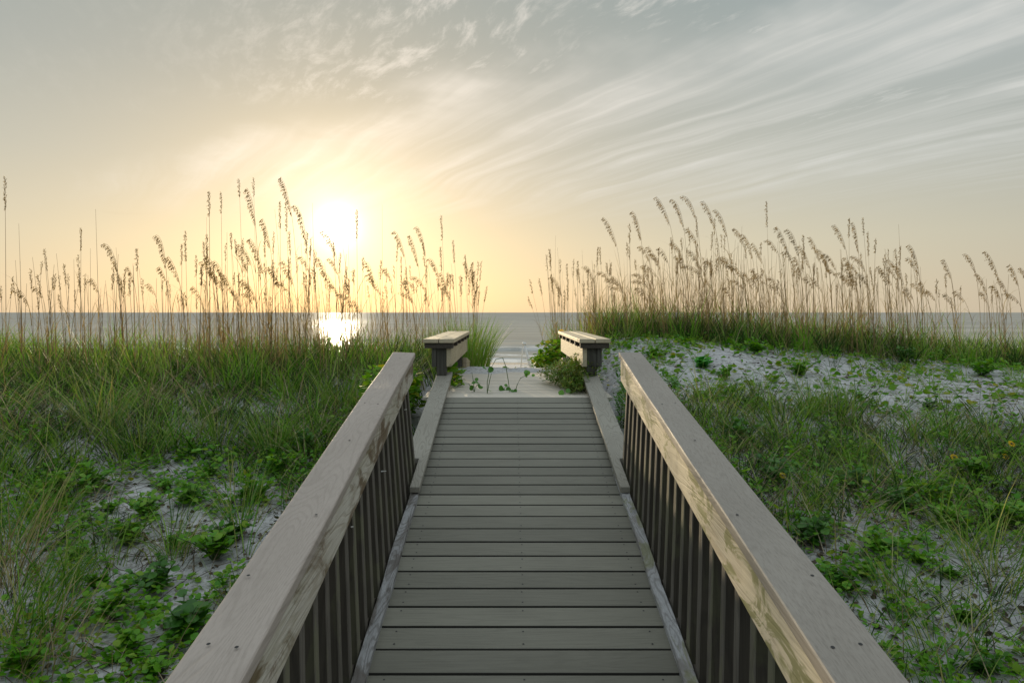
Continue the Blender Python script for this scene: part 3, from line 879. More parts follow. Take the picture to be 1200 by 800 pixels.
# dead thatch lying between the tussocks, its colour darkened for shade in the gaps
A = []
A.append(tussocks(scatter(1100, -9, -.7, 4.2, 9.5, left_grass), 22, .10, .38, .0065, .18, th=(.5, 1.4), th1=(.4, 1.2)))
A.append(tussocks(scatter(1000, .8, 9, 3.4, 6.4, lambda x, y: np.clip(right_grass(x, y), 0, 1)), 20, .08, .32, .0055, .16, th=(.5, 1.4), th1=(.4, 1.2)))
A.append(tussocks(scatter(260, .9, 11, 9, 11, crest), 18, .1, .3, .006, .16, th=(.5, 1.4), th1=(.4, 1.2)))
A.append(tussocks(scatter(150, -3.4, -.9, 2.2, 4.6, lambda x, y: ss(0, .5, vnoise(x, y, 1.7, 51))), 16, .06, .25, .0042, .14, th=(.8, 1.5), th1=(.2, .8)))
A.append(tussocks(scatter(200, .9, 4.5, 2.2, 3.9, lambda x, y: ss(-.1, .5, vnoise(x, y, 1.7, 52))), 16, .06, .25, .0042, .14, th=(.8, 1.5), th1=(.2, .8)))
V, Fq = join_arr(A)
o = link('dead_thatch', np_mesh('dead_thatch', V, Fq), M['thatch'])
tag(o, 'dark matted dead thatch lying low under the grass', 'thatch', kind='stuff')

# ---- leafy ground cover growing through the grass
def clusters(c, per, R_, h, L):
    n = len(c) * per
    cc = np.repeat(c, per, 0); a = rng.uniform(0, 6.283, n)
    k = np.repeat(rng.uniform(.5, 1.5, len(c)), per)
    rr = R_ * k * np.sqrt(rng.uniform(0, 1, n))
    x = cc[:, 0] + rr * np.cos(a); y = cc[:, 1] + rr * np.sin(a)
    ok = np.abs(x - xc(y)) > np.where(y < 4.4, .82, np.where(y < 5.9, .80, .98))
    x, y, a, k, rr = x[ok], y[ok], a[ok], k[ok], rr[ok]; n = len(x)
    P = np.stack([x, y, ground(x, y) + h * k * (1 - (rr / (R_ * k + 1e-6)) ** 2) * rng.uniform(.25, 1, n) + .01], -1)
    return leaves_arrays(P, rng.uniform(.6, 1.2, n) * L, a + rng.normal(0, .9, n), rng.normal(.35, .4, n), 'oval')
A = [clusters(scatter(800, .85, 8, 3.3, 6.8, lambda x, y: np.clip(right_grass(x, y), 0, 1) * ss(-.6, .2, vnoise(x, y, 1.6, 41))), 34, .15, .13, .036),
     clusters(scatter(520, .9, 4.5, 2.2, 3.9, lambda x, y: ss(-.5, .3, vnoise(x, y, 2.3, 42))), 22, .09, .08, .030),
     clusters(scatter(260, .9, 10, 8.8, 10.2, lambda x, y: .6 + 0 * x), 30, .18, .14, .045),
     clusters(scatter(110, .9, 8, 6, 9, lambda x, y: ss(.1, .6, vnoise(x, y, 1.9, 43))), 22, .12, .08, .04),
     clusters(scatter(900, -4.2, -.9, 2.2, 5.6, lambda x, y: ss(-.5, .35, vnoise(x, y, 2.2, 44)) * .85), 24, .10, .09, .034),
     clusters(scatter(420, -7, -.9, 4.6, 7.5, lambda x, y: ss(-.1, .5, vnoise(x, y, 1.7, 45)) * .8), 28, .15, .16, .045)]
V, Fq = join_arr(A)
o = link('ground_cover', np_mesh('ground_cover', V, Fq), M['leaf'])
tag(o, 'low leafy green growth creeping through the grass on both sides', 'ground cover', kind='stuff')

# ---- trailing vine leaves on the sand, and litter
def vine_field(n, x0, x1, y0, y1, keep, smin, smax):
    p = scatter(n, x0, x1, y0, y1, keep)
    n = len(p)
    P = np.stack([p[:, 0], p[:, 1], ground(p[:, 0], p[:, 1]) + rng.uniform(.008, .05, n)], -1)
    return leaves_arrays(P, rng.uniform(smin, smax, n), rng.uniform(0, 2 * math.pi, n), rng.normal(.12, .35, n), 'round', rng.normal(0, .4, n))
def sandy(x, y):
    return np.clip(.35 + .65 * ss(-.2, .6, vnoise(x, y, 2.4, 12)), 0, 1) * ss(5.6, 6.2, y) * (1 - .3 * ss(9.3, 10, y))
A = [vine_field(4600, .95, 9, 5.6, 9.8, sandy, .034, .070),
     vine_field(500, .9, 2.4, 6.2, 9.8, lambda x, y: .7 + 0 * x, .03, .06),
     vine_field(900, .9, 11, 9, 11, lambda x, y: .8 + 0 * x, .035, .07),
     vine_field(700, -3.4, -.85, 2.2, 5.0, lambda x, y: ss(-.1, .5, vnoise(x, y, 2.6, 15)) * .7, .025, .05),
     vine_field(700, .9, 4.5, 2.2, 4.6, lambda x, y: ss(-.1, .5, vnoise(x, y, 2.6, 16)) * .7, .022, .045),
     vine_field(1800, -8, -.9, 4.6, 8, lambda x, y: ss(.0, .6, vnoise(x, y, 1.8, 17)) * .8, .03, .06),
     vine_field(900, .9, 8, 4, 6, lambda x, y: ss(.0, .6, vnoise(x, y, 1.8, 18)) * .8, .025, .055)]
V, Fq = join_arr(A)
o = link('ground_vines', np_mesh('ground_vines', V, Fq), M['vine'])
tag(o, 'round leaves of trailing beach vines scattered flat over the sand', 'ground cover', kind='stuff')
def litter(n, x0, x1, y0, y1, keep):
    p = scatter(n, x0, x1, y0, y1, keep); n = len(p)
    P = np.stack([p[:, 0], p[:, 1], ground(p[:, 0], p[:, 1]) + rng.uniform(.002, .012, n)], -1)
    return leaves_arrays(P, rng.uniform(.012, .038, n), rng.uniform(0, 6.28, n), rng.normal(.05, .3, n), 'oval', rng.normal(0, .5, n))
def twigs(n, x0, x1, y0, y1):
    p = scatter(n, x0, x1, y0, y1, lambda x, y: .6 + 0 * x); n = len(p)
    P = np.stack([p[:, 0], p[:, 1], ground(p[:, 0], p[:, 1]) + .006], -1)
    return blades_arrays(P, rng.uniform(.06, .3, n), rng.uniform(.002, .005, n), rng.uniform(0, 6.28, n), rng.uniform(1.35, 1.55, n), rng.uniform(1.45, 1.7, n))
A = [litter(3400, .9, 8, 5.4, 9.8, lambda x, y: .55 + .4 * vnoise(x, y, 2.2, 21)), litter(3600, -4, -.85, 2.1, 5.2, lambda x, y: .6 + .4 * vnoise(x, y, 2.0, 22)),
     litter(3600, .85, 4.8, 2.1, 4.4, lambda x, y: .6 + .4 * vnoise(x, y, 2.0, 23))]
V, Fq = join_arr(A)
V2, F2 = join_arr([twigs(1900, -4, -.85, 2.1, 5.2), twigs(1900, .85, 4.8, 2.1, 4.6), twigs(300, .9, 8, 5.4, 9.5)])
def runners(n, x0, x1, y0, y1):
    out = []
    for k in range(n):
        x, y = rng.uniform(x0, x1), rng.uniform(y0, y1); a = rng.uniform(0, 6.28)
        pts = []
        for q in range(9):
            pts.append((x, y)); a += rng.normal(0, .35); x += .09 * math.cos(a); y += .09 * math.sin(a)
        pts = np.array(pts)
        if np.any(np.abs(pts[:, 0] - xc(pts[:, 1])) < 1.0): continue
        z = ground(pts[:, 0], pts[:, 1]) + .008 + .01 * np.abs(np.sin(np.arange(9)))
        d = np.gradient(pts, axis=0); d /= np.linalg.norm(d, axis=1)[:, None] + 1e-9
        nrm = np.stack([-d[:, 1], d[:, 0]], -1) * .0022
        V = np.stack([np.c_[pts - nrm, z], np.c_[pts, z + .003], np.c_[pts + nrm, z]], 1).reshape(-1, 3)
        f = [(3 * i + c, 3 * i + c + 1, 3 * i + c + 4, 3 * i + c + 3) for i in range(8) for c in range(2)]
        out.append((V, np.array(f)))
    return join_arr(out)
V, Fq = join_arr([(V, Fq), (V2, F2), runners(150, .95, 8, 5.8, 9.6), runners(110, -3.6, -1, 2.2, 5.2), runners(110, 1, 4.6, 2.2, 4.4)])
o = link('leaf_litter', np_mesh('leaf_litter', V, Fq), M['litter'])
tag(o, 'dark dead leaves and twigs strewn on the bare sand', 'litter', kind='stuff')

# ---- low leafy plants: every one a thing with stems and leaves
def leafy_meshes(n_st, h, L, shape, seed):
    g = np.random.default_rng(seed)
    bm = bmesh.new(); P = []; azs = []; pit = []; Ls = []
    for i in range(n_st):
        a = g.uniform(0, 6.28); lean = g.uniform(.1, 1.0); hh = h * g.uniform(.55, 1.1)
        pts = []
        for k in range(4):
            t = k / 3
            r = hh * lean * t * (.6 + .4 * t)
            pts.append(Vector((r * math.cos(a), r * math.sin(a), hh * t * (1 - .25 * lean * t) - .01)))
        tube(bm, pts, [.0032, .0028, .0024, .0015], 4)
        m = int(g.integers(7, 12))
        for k in range(m):
            t = .3 + .7 * (k + g.uniform(0, .8)) / m
            j = min(2, int(t * 3)); q = pts[j].lerp(pts[j + 1], min(1, t * 3 - j))
            P.append(q); azs.append(a + k * 2.4 + g.uniform(-.4, .4)); pit.append(g.uniform(-.1, .8) + .4 * (t > .85)); Ls.append(L * g.uniform(.65, 1.15) * (1 - .25 * (t > .85)))
    sm = bpy.data.meshes.new('stems'); bm.to_mesh(sm); bm.free(); sm.materials.append(M['gstem'])
    global rng
    keep = rng; rng = g
    V, Fq = leaves_arrays(np.array(P), np.array(Ls), np.array(azs), np.array(pit), shape)
    rng = keep
    lm = np_mesh('leaves', V, Fq)
    return sm, lm
PROTO = {}
def leafy(kind, px, py, size, label, group=None, mat='leaf', rot=None):
    """a plant whose foot is seen at photo pixel px,py"""
    # find the ground along that pixel's ray
    y = None
    lo = 1.6
    for d in np.arange(1.6, 14, .02):
        p = at(px, py, d)
        if p.z <= float(ground(p.x, p.y)): y = d; break
    if y is None: return None
    p = at(px, py, y)
    key = (kind, mat)
    var = random.randrange(3)
    if (key, var) not in PROTO:
        n_st, h, L, shape = {'bush': (17, .15, .036, 'oval'), 'small': (9, .10, .030, 'oval'), 'broad': (8, .16, .056, 'oval'), 'round': (16, .09, .042, 'round')}[kind]
        sm, lm = leafy_meshes(n_st, h, L, shape, 100 + len(PROTO) * 7)
        lm.materials.append(M[mat])
        PROTO[(key, var)] = (sm, lm)
    sm, lm = PROTO[(key, var)]
    root = empty('leafy_plant', (p.x, p.y, float(ground(p.x, p.y)) - .01))
    root.scale = (size,) * 3
    root.rotation_euler = (random.uniform(-.12, .12), random.uniform(-.12, .12), random.uniform(0, 6.28))
    tag(root, label, 'plant', group)
    for n_, m_ in (('stems', sm), ('leaves', lm)):
        c = bpy.data.objects.new(n_, m_); c.parent = root; COL.objects.link(c)
    return root

G1 = 'low leafy plants in the sand left of the railing'
G2 = 'low leafy plants in the sand right of the railing'
G3 = 'low leafy plants on the pale dune face'
LIST = [
 ('bush', 252, 655, 1.5, 'bushy bright green plant almost touching the left railing at mid height', G1, 'leaf'),
 ('broad', 215, 742, 1.25, 'broad dark glossy plant by the left railing nearest the viewer', G1, 'leaf_dark'),
 ('broad', 268, 636, 1.1, 'tall broad leaved dark plant just left of the left cap board', G1, 'leaf_dark'),
 ('bush', 188, 690, 1.2, 'dense dark plant in a row along the left railing near the bottom', G1, 'leaf_dark'),
 ('small', 150, 760, 1.4, 'fan of fresh leaves alone on the bottom left sand', G1, 'leaf'),
 ('small', 180, 790, 1.3, 'small leaf cluster at the very bottom beside the left railing', G1, 'leaf'),
 ('bush', 150, 640, 1.4, 'wide leafy clump in the middle of the left sand patch', G1, 'leaf'),
 ('bush', 170, 605, 1.2, 'yellowish leafy clump beyond the middle of the left sand patch', G1, 'leaf'),
 ('bush', 105, 575, 1.5, 'spreading leafy clump under the tall grass at the far left', G1, 'leaf'),
 ('bush', 60, 585, 1.4, 'leafy clump half covered by arching grass at the far left', G1, 'leaf'),
 ('small', 130, 600, 1.3, 'little light green plant between two leafy clumps on the left sand', G1, 'leaf'),
 ('bush', 225, 590, 1.3, 'leafy plant on the sand where the left grass begins', G1, 'leaf'),
 ('bush', 300, 590, 1.5, 'rounded leafy plant under green grass beside the left railing', G1, 'leaf'),
 ('bush', 330, 560, 1.5, 'bright leafy mound behind the left railing further up the ramp', G1, 'leaf'),
 ('small', 205, 640, 1.3, 'pale leaf cluster on bare sand between bushier left plants', G1, 'leaf'),
 ('small', 115, 690, 1.3, 'thin leafy sprig leaning on dry grass at the lower left', G1, 'leaf'),
 ('bush', 130, 725, 1.0, 'low leaf cluster below the arching tussock at the lower left', G1, 'leaf'),
 ('small', 90, 655, 1.2, 'small leafy plant at the edge of the big left tussock', G1, 'leaf'),
 ('small', 245, 560, 1.4, 'small leafy plant on the upper left sand gap', G1, 'leaf'),
 ('bush', 360, 530, 1.5, 'leafy plant in tall grass halfway up the left railing', G1, 'leaf_dark'),
 ('bush', 30, 790, 1.1, 'leafy plant in the bottom left corner under grass', G1, 'leaf'),
 ('small', 195, 575, 1.3, 'leafy tuft at the back of the left sand patch', G1, 'leaf'),
 # right of the right railing
 ('bush', 955, 640, 1.3, 'rounded dark leafy plant beside the right railing at mid height', G2, 'leaf_dark'),
 ('broad', 1025, 645, .85, 'upright broad leaved sprig alone on the right sand', G2, 'leaf'),
 ('small', 985, 690, 1.1, 'small dark plant touching the right cap board', G2, 'leaf_dark'),
 ('bush', 1085, 590, 1.2, 'bright upright leafy plant in the right field grass', G2, 'leaf'),
 ('bush', 1110, 615, 1.1, 'low leafy plant just in front of the bright upright one', G2, 'leaf'),
 ('bush', 1180, 620, 1.4, 'bright spreading plant at the right margin', G2, 'leaf'),
 ('bush', 1060, 600, 1.1, 'leafy plant left of the bright upright plant in the right field', G2, 'leaf_dark'),
 ('small', 1115, 680, 1.0, 'compact rosette with yellowing leaves on the right sand', G2, 'leaf'),
 ('small', 1130, 730, 1.0, 'small rosette towards the lower right corner', G2, 'leaf'),
 ('small', 1150, 790, 1.2, 'leaf cluster at the bottom right corner', G2, 'leaf_dark'),
 ('bush', 1140, 560, 1.3, 'leafy clump in the grass belt near the right margin', G2, 'leaf'),
 ('bush', 1000, 575, 1.2, 'dark leafy clump deep in the right grass belt', G2, 'leaf_dark'),
 ('bush', 905, 565, 1.4, 'leafy clump hugging the right railing below the grass belt', G2, 'leaf_dark'),
 ('bush', 870, 520, 1.6, 'dark green leafy mound behind the right railing', G2, 'leaf_dark'),
 ('small', 1075, 660, 1.0, 'little plant between dry blades on the right sand', G2, 'leaf'),
 # dune face
 ('round', 822, 430, 1.6, 'vivid lime green leafy mound on the pale dune face', G3, 'leaf_bright'),
 ('bush', 850, 445, 1.3, 'flat leafy patch right of the lime green mound', G3, 'leaf'),
 ('bush', 885, 415, 1.6, 'leafy clump on the dune face below the crest grass', G3, 'leaf'),
 ('bush', 1150, 440, 1.8, 'big leafy clump under the crest grass at the right', G3, 'leaf'),
 ('bush', 1060, 425, 1.7, 'leafy mass below the crest grass right of centre', G3, 'leaf_dark'),
 ('bush', 940, 440, 1.5, 'leafy clump in the green tongue that splits the pale sand', G3, 'leaf'),
 ('small', 790, 455, 1.5, 'small plant on pale sand beside the right railing top', G3, 'leaf'),
 ('small', 1010, 470, 1.4, 'small vine clump on the right pale sand', G3, 'leaf'),
 ('small', 1090, 480, 1.4, 'small vine clump at the lower edge of the right pale sand', G3, 'leaf_dark'),
 ('bush', 765, 420, 1.3, 'yellow green clump on the sand just right of the right bench', G3, 'leaf'),
]
for a in LIST: leafy(*a)

# ---- landing plants and shrubs
def blob_leaves(n, c, r, L, shape, up=.3, seedr=None):
    """leaf positions spread through an ellipsoid shell volume"""
    u = rng.normal(0, 1, (n, 3)); u /= np.linalg.norm(u, axis=1)[:, None]
    q = u * (rng.uniform(.25, 1, n) ** .45)[:, None]
    lump = 1 + .22 * np.sin(q[:, 0] * 7 + 1) * np.cos(q[:, 1] * 6) + .12 * np.sin(q[:, 2] * 9 + q[:, 0] * 5)
    P = np.array(c) + q * np.array(r) * lump[:, None]
    k = P[:, 2] > ground(P[:, 0], P[:, 1]) - .02
    P, u = P[k], u[k]; n = len(P)
    az = np.arctan2(u[:, 1], u[:, 0]) + rng.normal(0, .7, n)
    return leaves_arrays(P, rng.uniform(.7, 1.2, n) * L, az, rng.normal(up, .5, n), shape)
def shrub(name, c, r, n, L, shape, mat, label, cat='shrub', nst=9, extra=()):
    base = Vector((c[0], c[1], c[2] - r[2]))
    root = empty(name, base)
    tag(root, label, cat)
    arr = [blob_leaves(n, c, r, L, shape)]
    for (c2, r2, n2) in extra: arr.append(blob_leaves(n2, c2, r2, L, shape))
    V, Fq = join_arr(arr)
    link('foliage', np_mesh('foliage', V - np.array(base), Fq), M[mat], root)
    bm = bmesh.new()
    for i in range(nst):
        a = random.uniform(0, 6.28); k = random.uniform(.3, .9)
        e = Vector((math.cos(a) * r[0] * k, math.sin(a) * r[1] * k, r[2] * random.uniform(1.0, 1.8)))
        tube(bm, [Vector((0, 0, -.05)), e * .5 + Vector((0, 0, .05 * r[2])), e], [.006, .005, .002], 5)
    from_bm('branches', bm, M['twig'], root)
    return root
shrub('olive_shrub', (.66, 6.55, .12), (.20, .42, .17), 3200, .040, 'slim', 'succulent',
      'straggly olive green shrub growing over the right side of the landing', extra=(((.50, 6.9, .10), (.16, .3, .10), 700), ((.60, 6.2, .06), (.10, .22, .08), 500)))
shrub('vine_bush', (.86, 9.6, .05), (.42, .6, .34), 1500, .062, 'round', 'vine',
      'rounded mound of green vines spilling towards the steps behind the right bench', extra=(((.62, 10.0, -.1), (.3, .5, .25), 500),))
shrub('creeping_vine', (-.56, 6.75, .07), (.10, .36, .12), 200, .05, 'round', 'vine',
      'creeping vine hanging over the left curb beside the left bench post', 'vine', 5)
shrub('leafy_bush', (-1.02, 6.0, .02), (.22, .7, .26), 900, .055, 'round', 'vine',
      'tangle of leafy vines behind the left curb below the left bench', 'shrub', 7)
shrub('dark_bush', (1.12, 5.6, .0), (.20, .85, .30), 1100, .055, 'slim', 'leaf_dark',
      'dark green tangle between the right curb and the right railing end', 'shrub', 7)
shrub('edge_vine', (.02, 8.55, -.03), (.62, .14, .05), 130, .05, 'round', 'vine',
      'row of vine leaves creeping over the far edge of the landing', 'vine', 4)

def sprig(leafs, stems, label):
    """weed or vine sprig on the landing: stems = lists of points, leafs = (px,py,d,size)"""
    p0 = Vector(stems[0][0]); p0.z = 0
    root = empty('vine_sprig', p0); tag(root, label, 'plant', 'sprigs on the landing')
    bm = bmesh.new()
    for s in stems:
        s = [Vector(q) - p0 for q in s]
        tube(bm, s, [.0035] * (len(s) - 1) + [.0015], 5)
    from_bm('stems', bm, M['gstem'], root)
    if leafs:
        P = np.array([tuple(at(a, b, d) - p0) for a, b, d, _ in leafs])
        n = len(P)
        az = rng.choice([0, math.pi], n) + rng.normal(0, .5, n)
        V, Fq = leaves_arrays(P, np.array([q[3] for q in leafs]), az, rng.normal(.3, .3, n), 'round', rng.normal(0, .3, n) + np.where(np.cos(az) > 0, .8, -.8))
        link('leaves', np_mesh('leaves', V, Fq), M['leaf_dark'], root)
def onland(px, py):
    d = CAMZ * F / (py - HY)
    p = at(px, py, d); p.z = .001
    return p, d
def spr(foot, arcs, leaves, label):
    p, d = onland(*foot)
    st = [[p] + [at(a, b, d + .0) for a, b in arc] for arc in arcs]
    sprig([(a, b, d - .02, s * .85) for a, b, s in leaves], st, label)
spr((556, 459), [[(555, 448), (553, 436)], [(558, 452), (563, 449)], [(551, 452), (549, 449)]],
    [(550, 455, .055), (553, 448, .045), (560, 453, .055), (561, 449, .045), (557, 446, .04), (562, 455, .04)], 'bushy vine sprig at the left of the landing front edge')
spr((589, 457), [[(590, 454)], [(594, 452)]], [(587, 457, .06), (590, 455, .07), (593, 457, .06), (595, 452, .04)], 'big round vine leaves in the middle of the landing')
spr((604, 459), [[(606, 451), (610, 443), (616, 440)], [(602, 459)]], [(603, 459, .05), (606, 458, .04), (614, 437, .05), (621, 438, .055), (618, 441, .045), (626, 441, .035)],
    'arching vine sprig with leaves high on its tip, right of the big leaves')
spr((571, 461), [[(571, 448), (573, 437), (571, 434)], [(574, 445), (576, 437)]], [(572, 433, .06), (569, 431, .05), (575, 431, .05), (574, 458, .05)], 'tall forked weed standing left of the landing middle')
spr((597, 459), [[(596, 448), (593, 430), (589, 419), (581, 421), (575, 432)]], [], 'thin bent grass stem looping above the landing')
spr((662, 462), [[(662, 459)]], [(661, 461, .06), (663, 458, .05)], 'single round leaf at the right front of the landing')

gx = np.linspace(-.72, .82, 60); gy = np.linspace(7.85, 8.55, 34)
GX, GY = np.meshgrid(gx, gy)
ed = 8.12 + .10 * np.sin(GX * 6.1 + .4) + .05 * np.sin(GX * 15.0 + 1.2) - .12 * np.abs(GX - .05)
GZ = .0 + .042 * ss(0, .45, GY - ed) + .006 * np.sin(GX * 11 + GY * 17) * ss(0, .2, GY - ed) - .035 * (1 - ss(-.05, .02, GY - ed)) + rng.normal(0, .0012, GX.shape)
GZ = np.where((GY > 8.5) | (np.abs(GX - .05) > .74), -.05, GZ)
gi = np.arange(GX.size).reshape(GX.shape)
o = link('sand_drift', np_mesh('sand_drift', np.stack([GX, GY, GZ], -1).reshape(-1, 3), np.stack([gi[:-1, :-1], gi[:-1, 1:], gi[1:, 1:], gi[1:, :-1]], -1).reshape(-1, 4)), bpy.data.materials['white_quartz_sand'])
tag(o, 'white sand blown over the far end of the landing boards', 'sand', kind='stuff')
# yellow flowers
def flower(px, py, d, label, r=.022, drop=True):
    head = at(px, py, d)
    zg = float(ground(head.x, head.y))
    root = empty('yellow_flower', (head.x, head.y, zg)); tag(root, label, 'flower', 'yellow flowers')
    rel = head - Vector(root.location)
    bm = bmesh.new(); tube(bm, [Vector((.02, .02, -.02)), rel * .5 + Vector((.015, 0, 0)), rel], [.0025, .002, .0018], 5)
    from_bm('stem', bm, M['gstem'], root)
    n = 9; a = np.arange(n) * 6.283 / n
    P = np.repeat(np.array([tuple(rel)]), n, 0)
    V, Fq = leaves_arrays(P, np.full(n, r), a, np.full(n, .35), 'oval')
    # tip the flower towards the viewer
    q = V - np.array(rel); c_, s_ = math.cos(.9), math.sin(.9)
    q = np.stack([q[:, 0], q[:, 1] * c_ - q[:, 2] * s_, q[:, 1] * s_ + q[:, 2] * c_], -1)
    fh = link('flower_head', np_mesh('flower_head', q + np.array(rel), Fq), M['petal'], root)
    bm = bmesh.new(); bmesh.ops.create_icosphere(bm, subdivisions=2, radius=r * .3)
    o = from_bm('flower_centre', bm, M['twig'], fh, smooth=True); o.location = rel + Vector((0, -.004, .004))
flower(658, 389, 8.95, 'yellow flower at the far end of the right bench', .04)
flower(917, 557, 4.3, 'lone yellow flower low in the grass near the right railing')
flower(1118, 536, 4.6, 'yellow flower in the right grass belt, leftmost of three near the right margin', .026)
flower(1178, 535, 4.7, 'yellow flower lower of the pair near the right margin', .024)
flower(1185, 520, 4.75, 'yellow flower highest near the right margin', .024)

# ---- big arching tussocks near the viewer, each a thing
def tussock_thing(px, py, n, hmin, hmax, wid, spread, lean, label, mat='tussock', th=(.05, .5), th1=(.6, 1.7), cat='grass tuft'):
    y = None
    for d in np.arange(1.6, 14, .02):
        p = at(px, py, d)
        if p.z <= float(ground(p.x, p.y)): y = d; break
    if y is None: return
    p = at(px, py, y)
    zg = float(ground(p.x, p.y))
    V, Fq = tussocks(np.array([[p.x, p.y]]), n, hmin, hmax, wid, spread, th, th1, lean)
    o = link('grass_tussock', np_mesh('grass_tussock', V - np.array([p.x, p.y, zg]), Fq), M[mat], loc=(p.x, p.y, zg))
    tag(o, label, cat, 'grass tussocks')
T = tussock_thing
T(30, 740, 150, .25, .62, .006, .16, -.1, 'large arching tussock filling the lower left corner')
T(75, 690, 100, .25, .62, .0055, .14, .1, 'long bladed tussock sweeping right over the left sand')
T(5, 650, 90, .25, .6, .006, .16, .1, 'tall tussock cut by the left margin at mid height')
T(60, 780, 70, .25, .6, .005, .12, -.2, 'pale dry tussock drooping at the bottom left', 'dry')
T(20, 690, 70, .3, .7, .005, .15, -.1, 'tan dead tussock between the big green left ones', 'dry')
T(45, 610, 80, .22, .5, .006, .15, .2, 'green tussock behind the lower left corner one')
T(20, 560, 90, .25, .6, .0065, .16, 0, 'tussock against the left margin below the horizon grass')
T(165, 540, 110, .35, .7, .006, .13, None, 'upright green tussock at the back of the left sand patch')
T(120, 510, 110, .35, .7, .006, .15, None, 'thick tussock left of the upright one behind the left sand')
T(255, 525, 90, .3, .6, .006, .12, None, 'fountain shaped tussock above the upper left sand gap')
T(320, 535, 130, .35, .75, .0065, .14, None, 'bright tall tussock beside the left railing')
T(285, 615, 60, .25, .5, .005, .09, None, 'small fresh tussock on sand left of the left cap board')
T(200, 655, 50, .18, .42, .0045, .07, None, 'small splayed tussock in the middle of the left sand')
T(400, 480, 130, .35, .7, .0065, .15, None, 'tussock behind the upper half of the left railing')
T(1000, 790, 45, .2, .45, .0045, .1, None, 'thin tussock touching the right railing near the bottom')
T(1050, 700, 40, .25, .5, .0045, .07, math.pi, 'sparse tussock with pale curved blades on the right sand')
T(1110, 770, 45, .2, .45, .0045, .1, None, 'sparse dark tussock at the lower right')
T(1165, 690, 60, .25, .5, .005, .1, None, 'tussock near the right margin above the lower right sand')
T(955, 600, 60, .25, .5, .005, .1, None, 'tussock just outside the middle of the right railing')
T(970, 490, 110, .3, .55, .006, .16, None, 'yellowish tussock in the green tongue of the dune face')
T(870, 470, 60, .2, .42, .005, .12, None, 'low tussock on the pale dune face near the railing top')
T(920, 500, 100, .25, .5, .006, .18, None, 'wide tussock at the lower edge of the pale dune face')
T(1000, 540, 90, .25, .5, .0055, .16, None, 'curving tussock in the middle of the right grass belt')
T(1120, 520, 90, .25, .5, .0055, .16, None, 'tussock in the right grass belt under the yellow flowers')
T(840, 500, 80, .2, .42, .005, .14, None, 'tussock in the corner between right railing and pale sand')
# the dense tall tuft behind the left bench
V, Fq = tussocks(np.array([[-.42, 9.6], [-.30, 9.9], [-.55, 9.4], [-.40, 9.2]]), 190, .45, 1.0, .008, .16, (.02, .35), (.1, .8), None)
kk = V.reshape(-1, 10, 3)
T0 = np.array([-.42, 9.5, float(ground(-.42, 9.5))])
def raw_tuft(cx_, cy_, n, h0, h1, w, sp, label, mat='grass'):
    ang = rng.uniform(0, 6.28, n); rad = sp * np.sqrt(rng.uniform(0, 1, n))
    x = cx_ + rad * np.cos(ang); y = cy_ + rad * np.sin(ang) * 1.6
    P = np.stack([x, y, np.full(n, -.15)], -1)
    Vb, Fb = blades_arrays(P, rng.uniform(h0, h1, n), rng.uniform(.6, 1.2, n) * w, ang + rng.normal(0, .4, n), rng.uniform(.02, .3, n), rng.uniform(.2, 1.0, n))
    o = link('grass_tussock', np_mesh('grass_tussock', Vb - np.array([cx_, cy_, -.15]), Fb), M[mat], loc=(cx_, cy_, -.15))
    tag(o, label, 'grass tuft', 'grass tussocks')
raw_tuft(-.52, 9.55, 620, .4, .95, .0075, .24, 'dense upright tuft of grass right behind the left bench')
raw_tuft(-.82, 9.9, 420, .4, .9, .0075, .25, 'dense tuft of grass seen over the left bench seat')
raw_tuft(1.05, 10.2, 300, .5, .9, .0075, .3, 'tall grass tuft above the vine mound behind the right bench')

# ---- sea oats ------------------------------------------------------
def stalk_curve(base, tip, bend, n=12):
    """rises from base, the last third bows over towards the tip"""
    base, tip = Vector(base), Vector(tip)
    d = tip - base
    pts = []
    for i in range(n + 1):
        t = i / n
        # horizontal drift grows with t^k, height eases near the top when it nods
        k = 1 + bend * 2.2
        h = t if bend < .05 else (t - bend * .32 * max(0, t - .55) ** 2 * 4)
        pts.append(Vector((base.x + d.x * t ** k, base.y + d.y * t ** k, base.z + h)))
    z_end = pts[-1].z - base.z
    for p in pts: p.z = base.z + (p.z - base.z) * d.z / z_end
    return pts

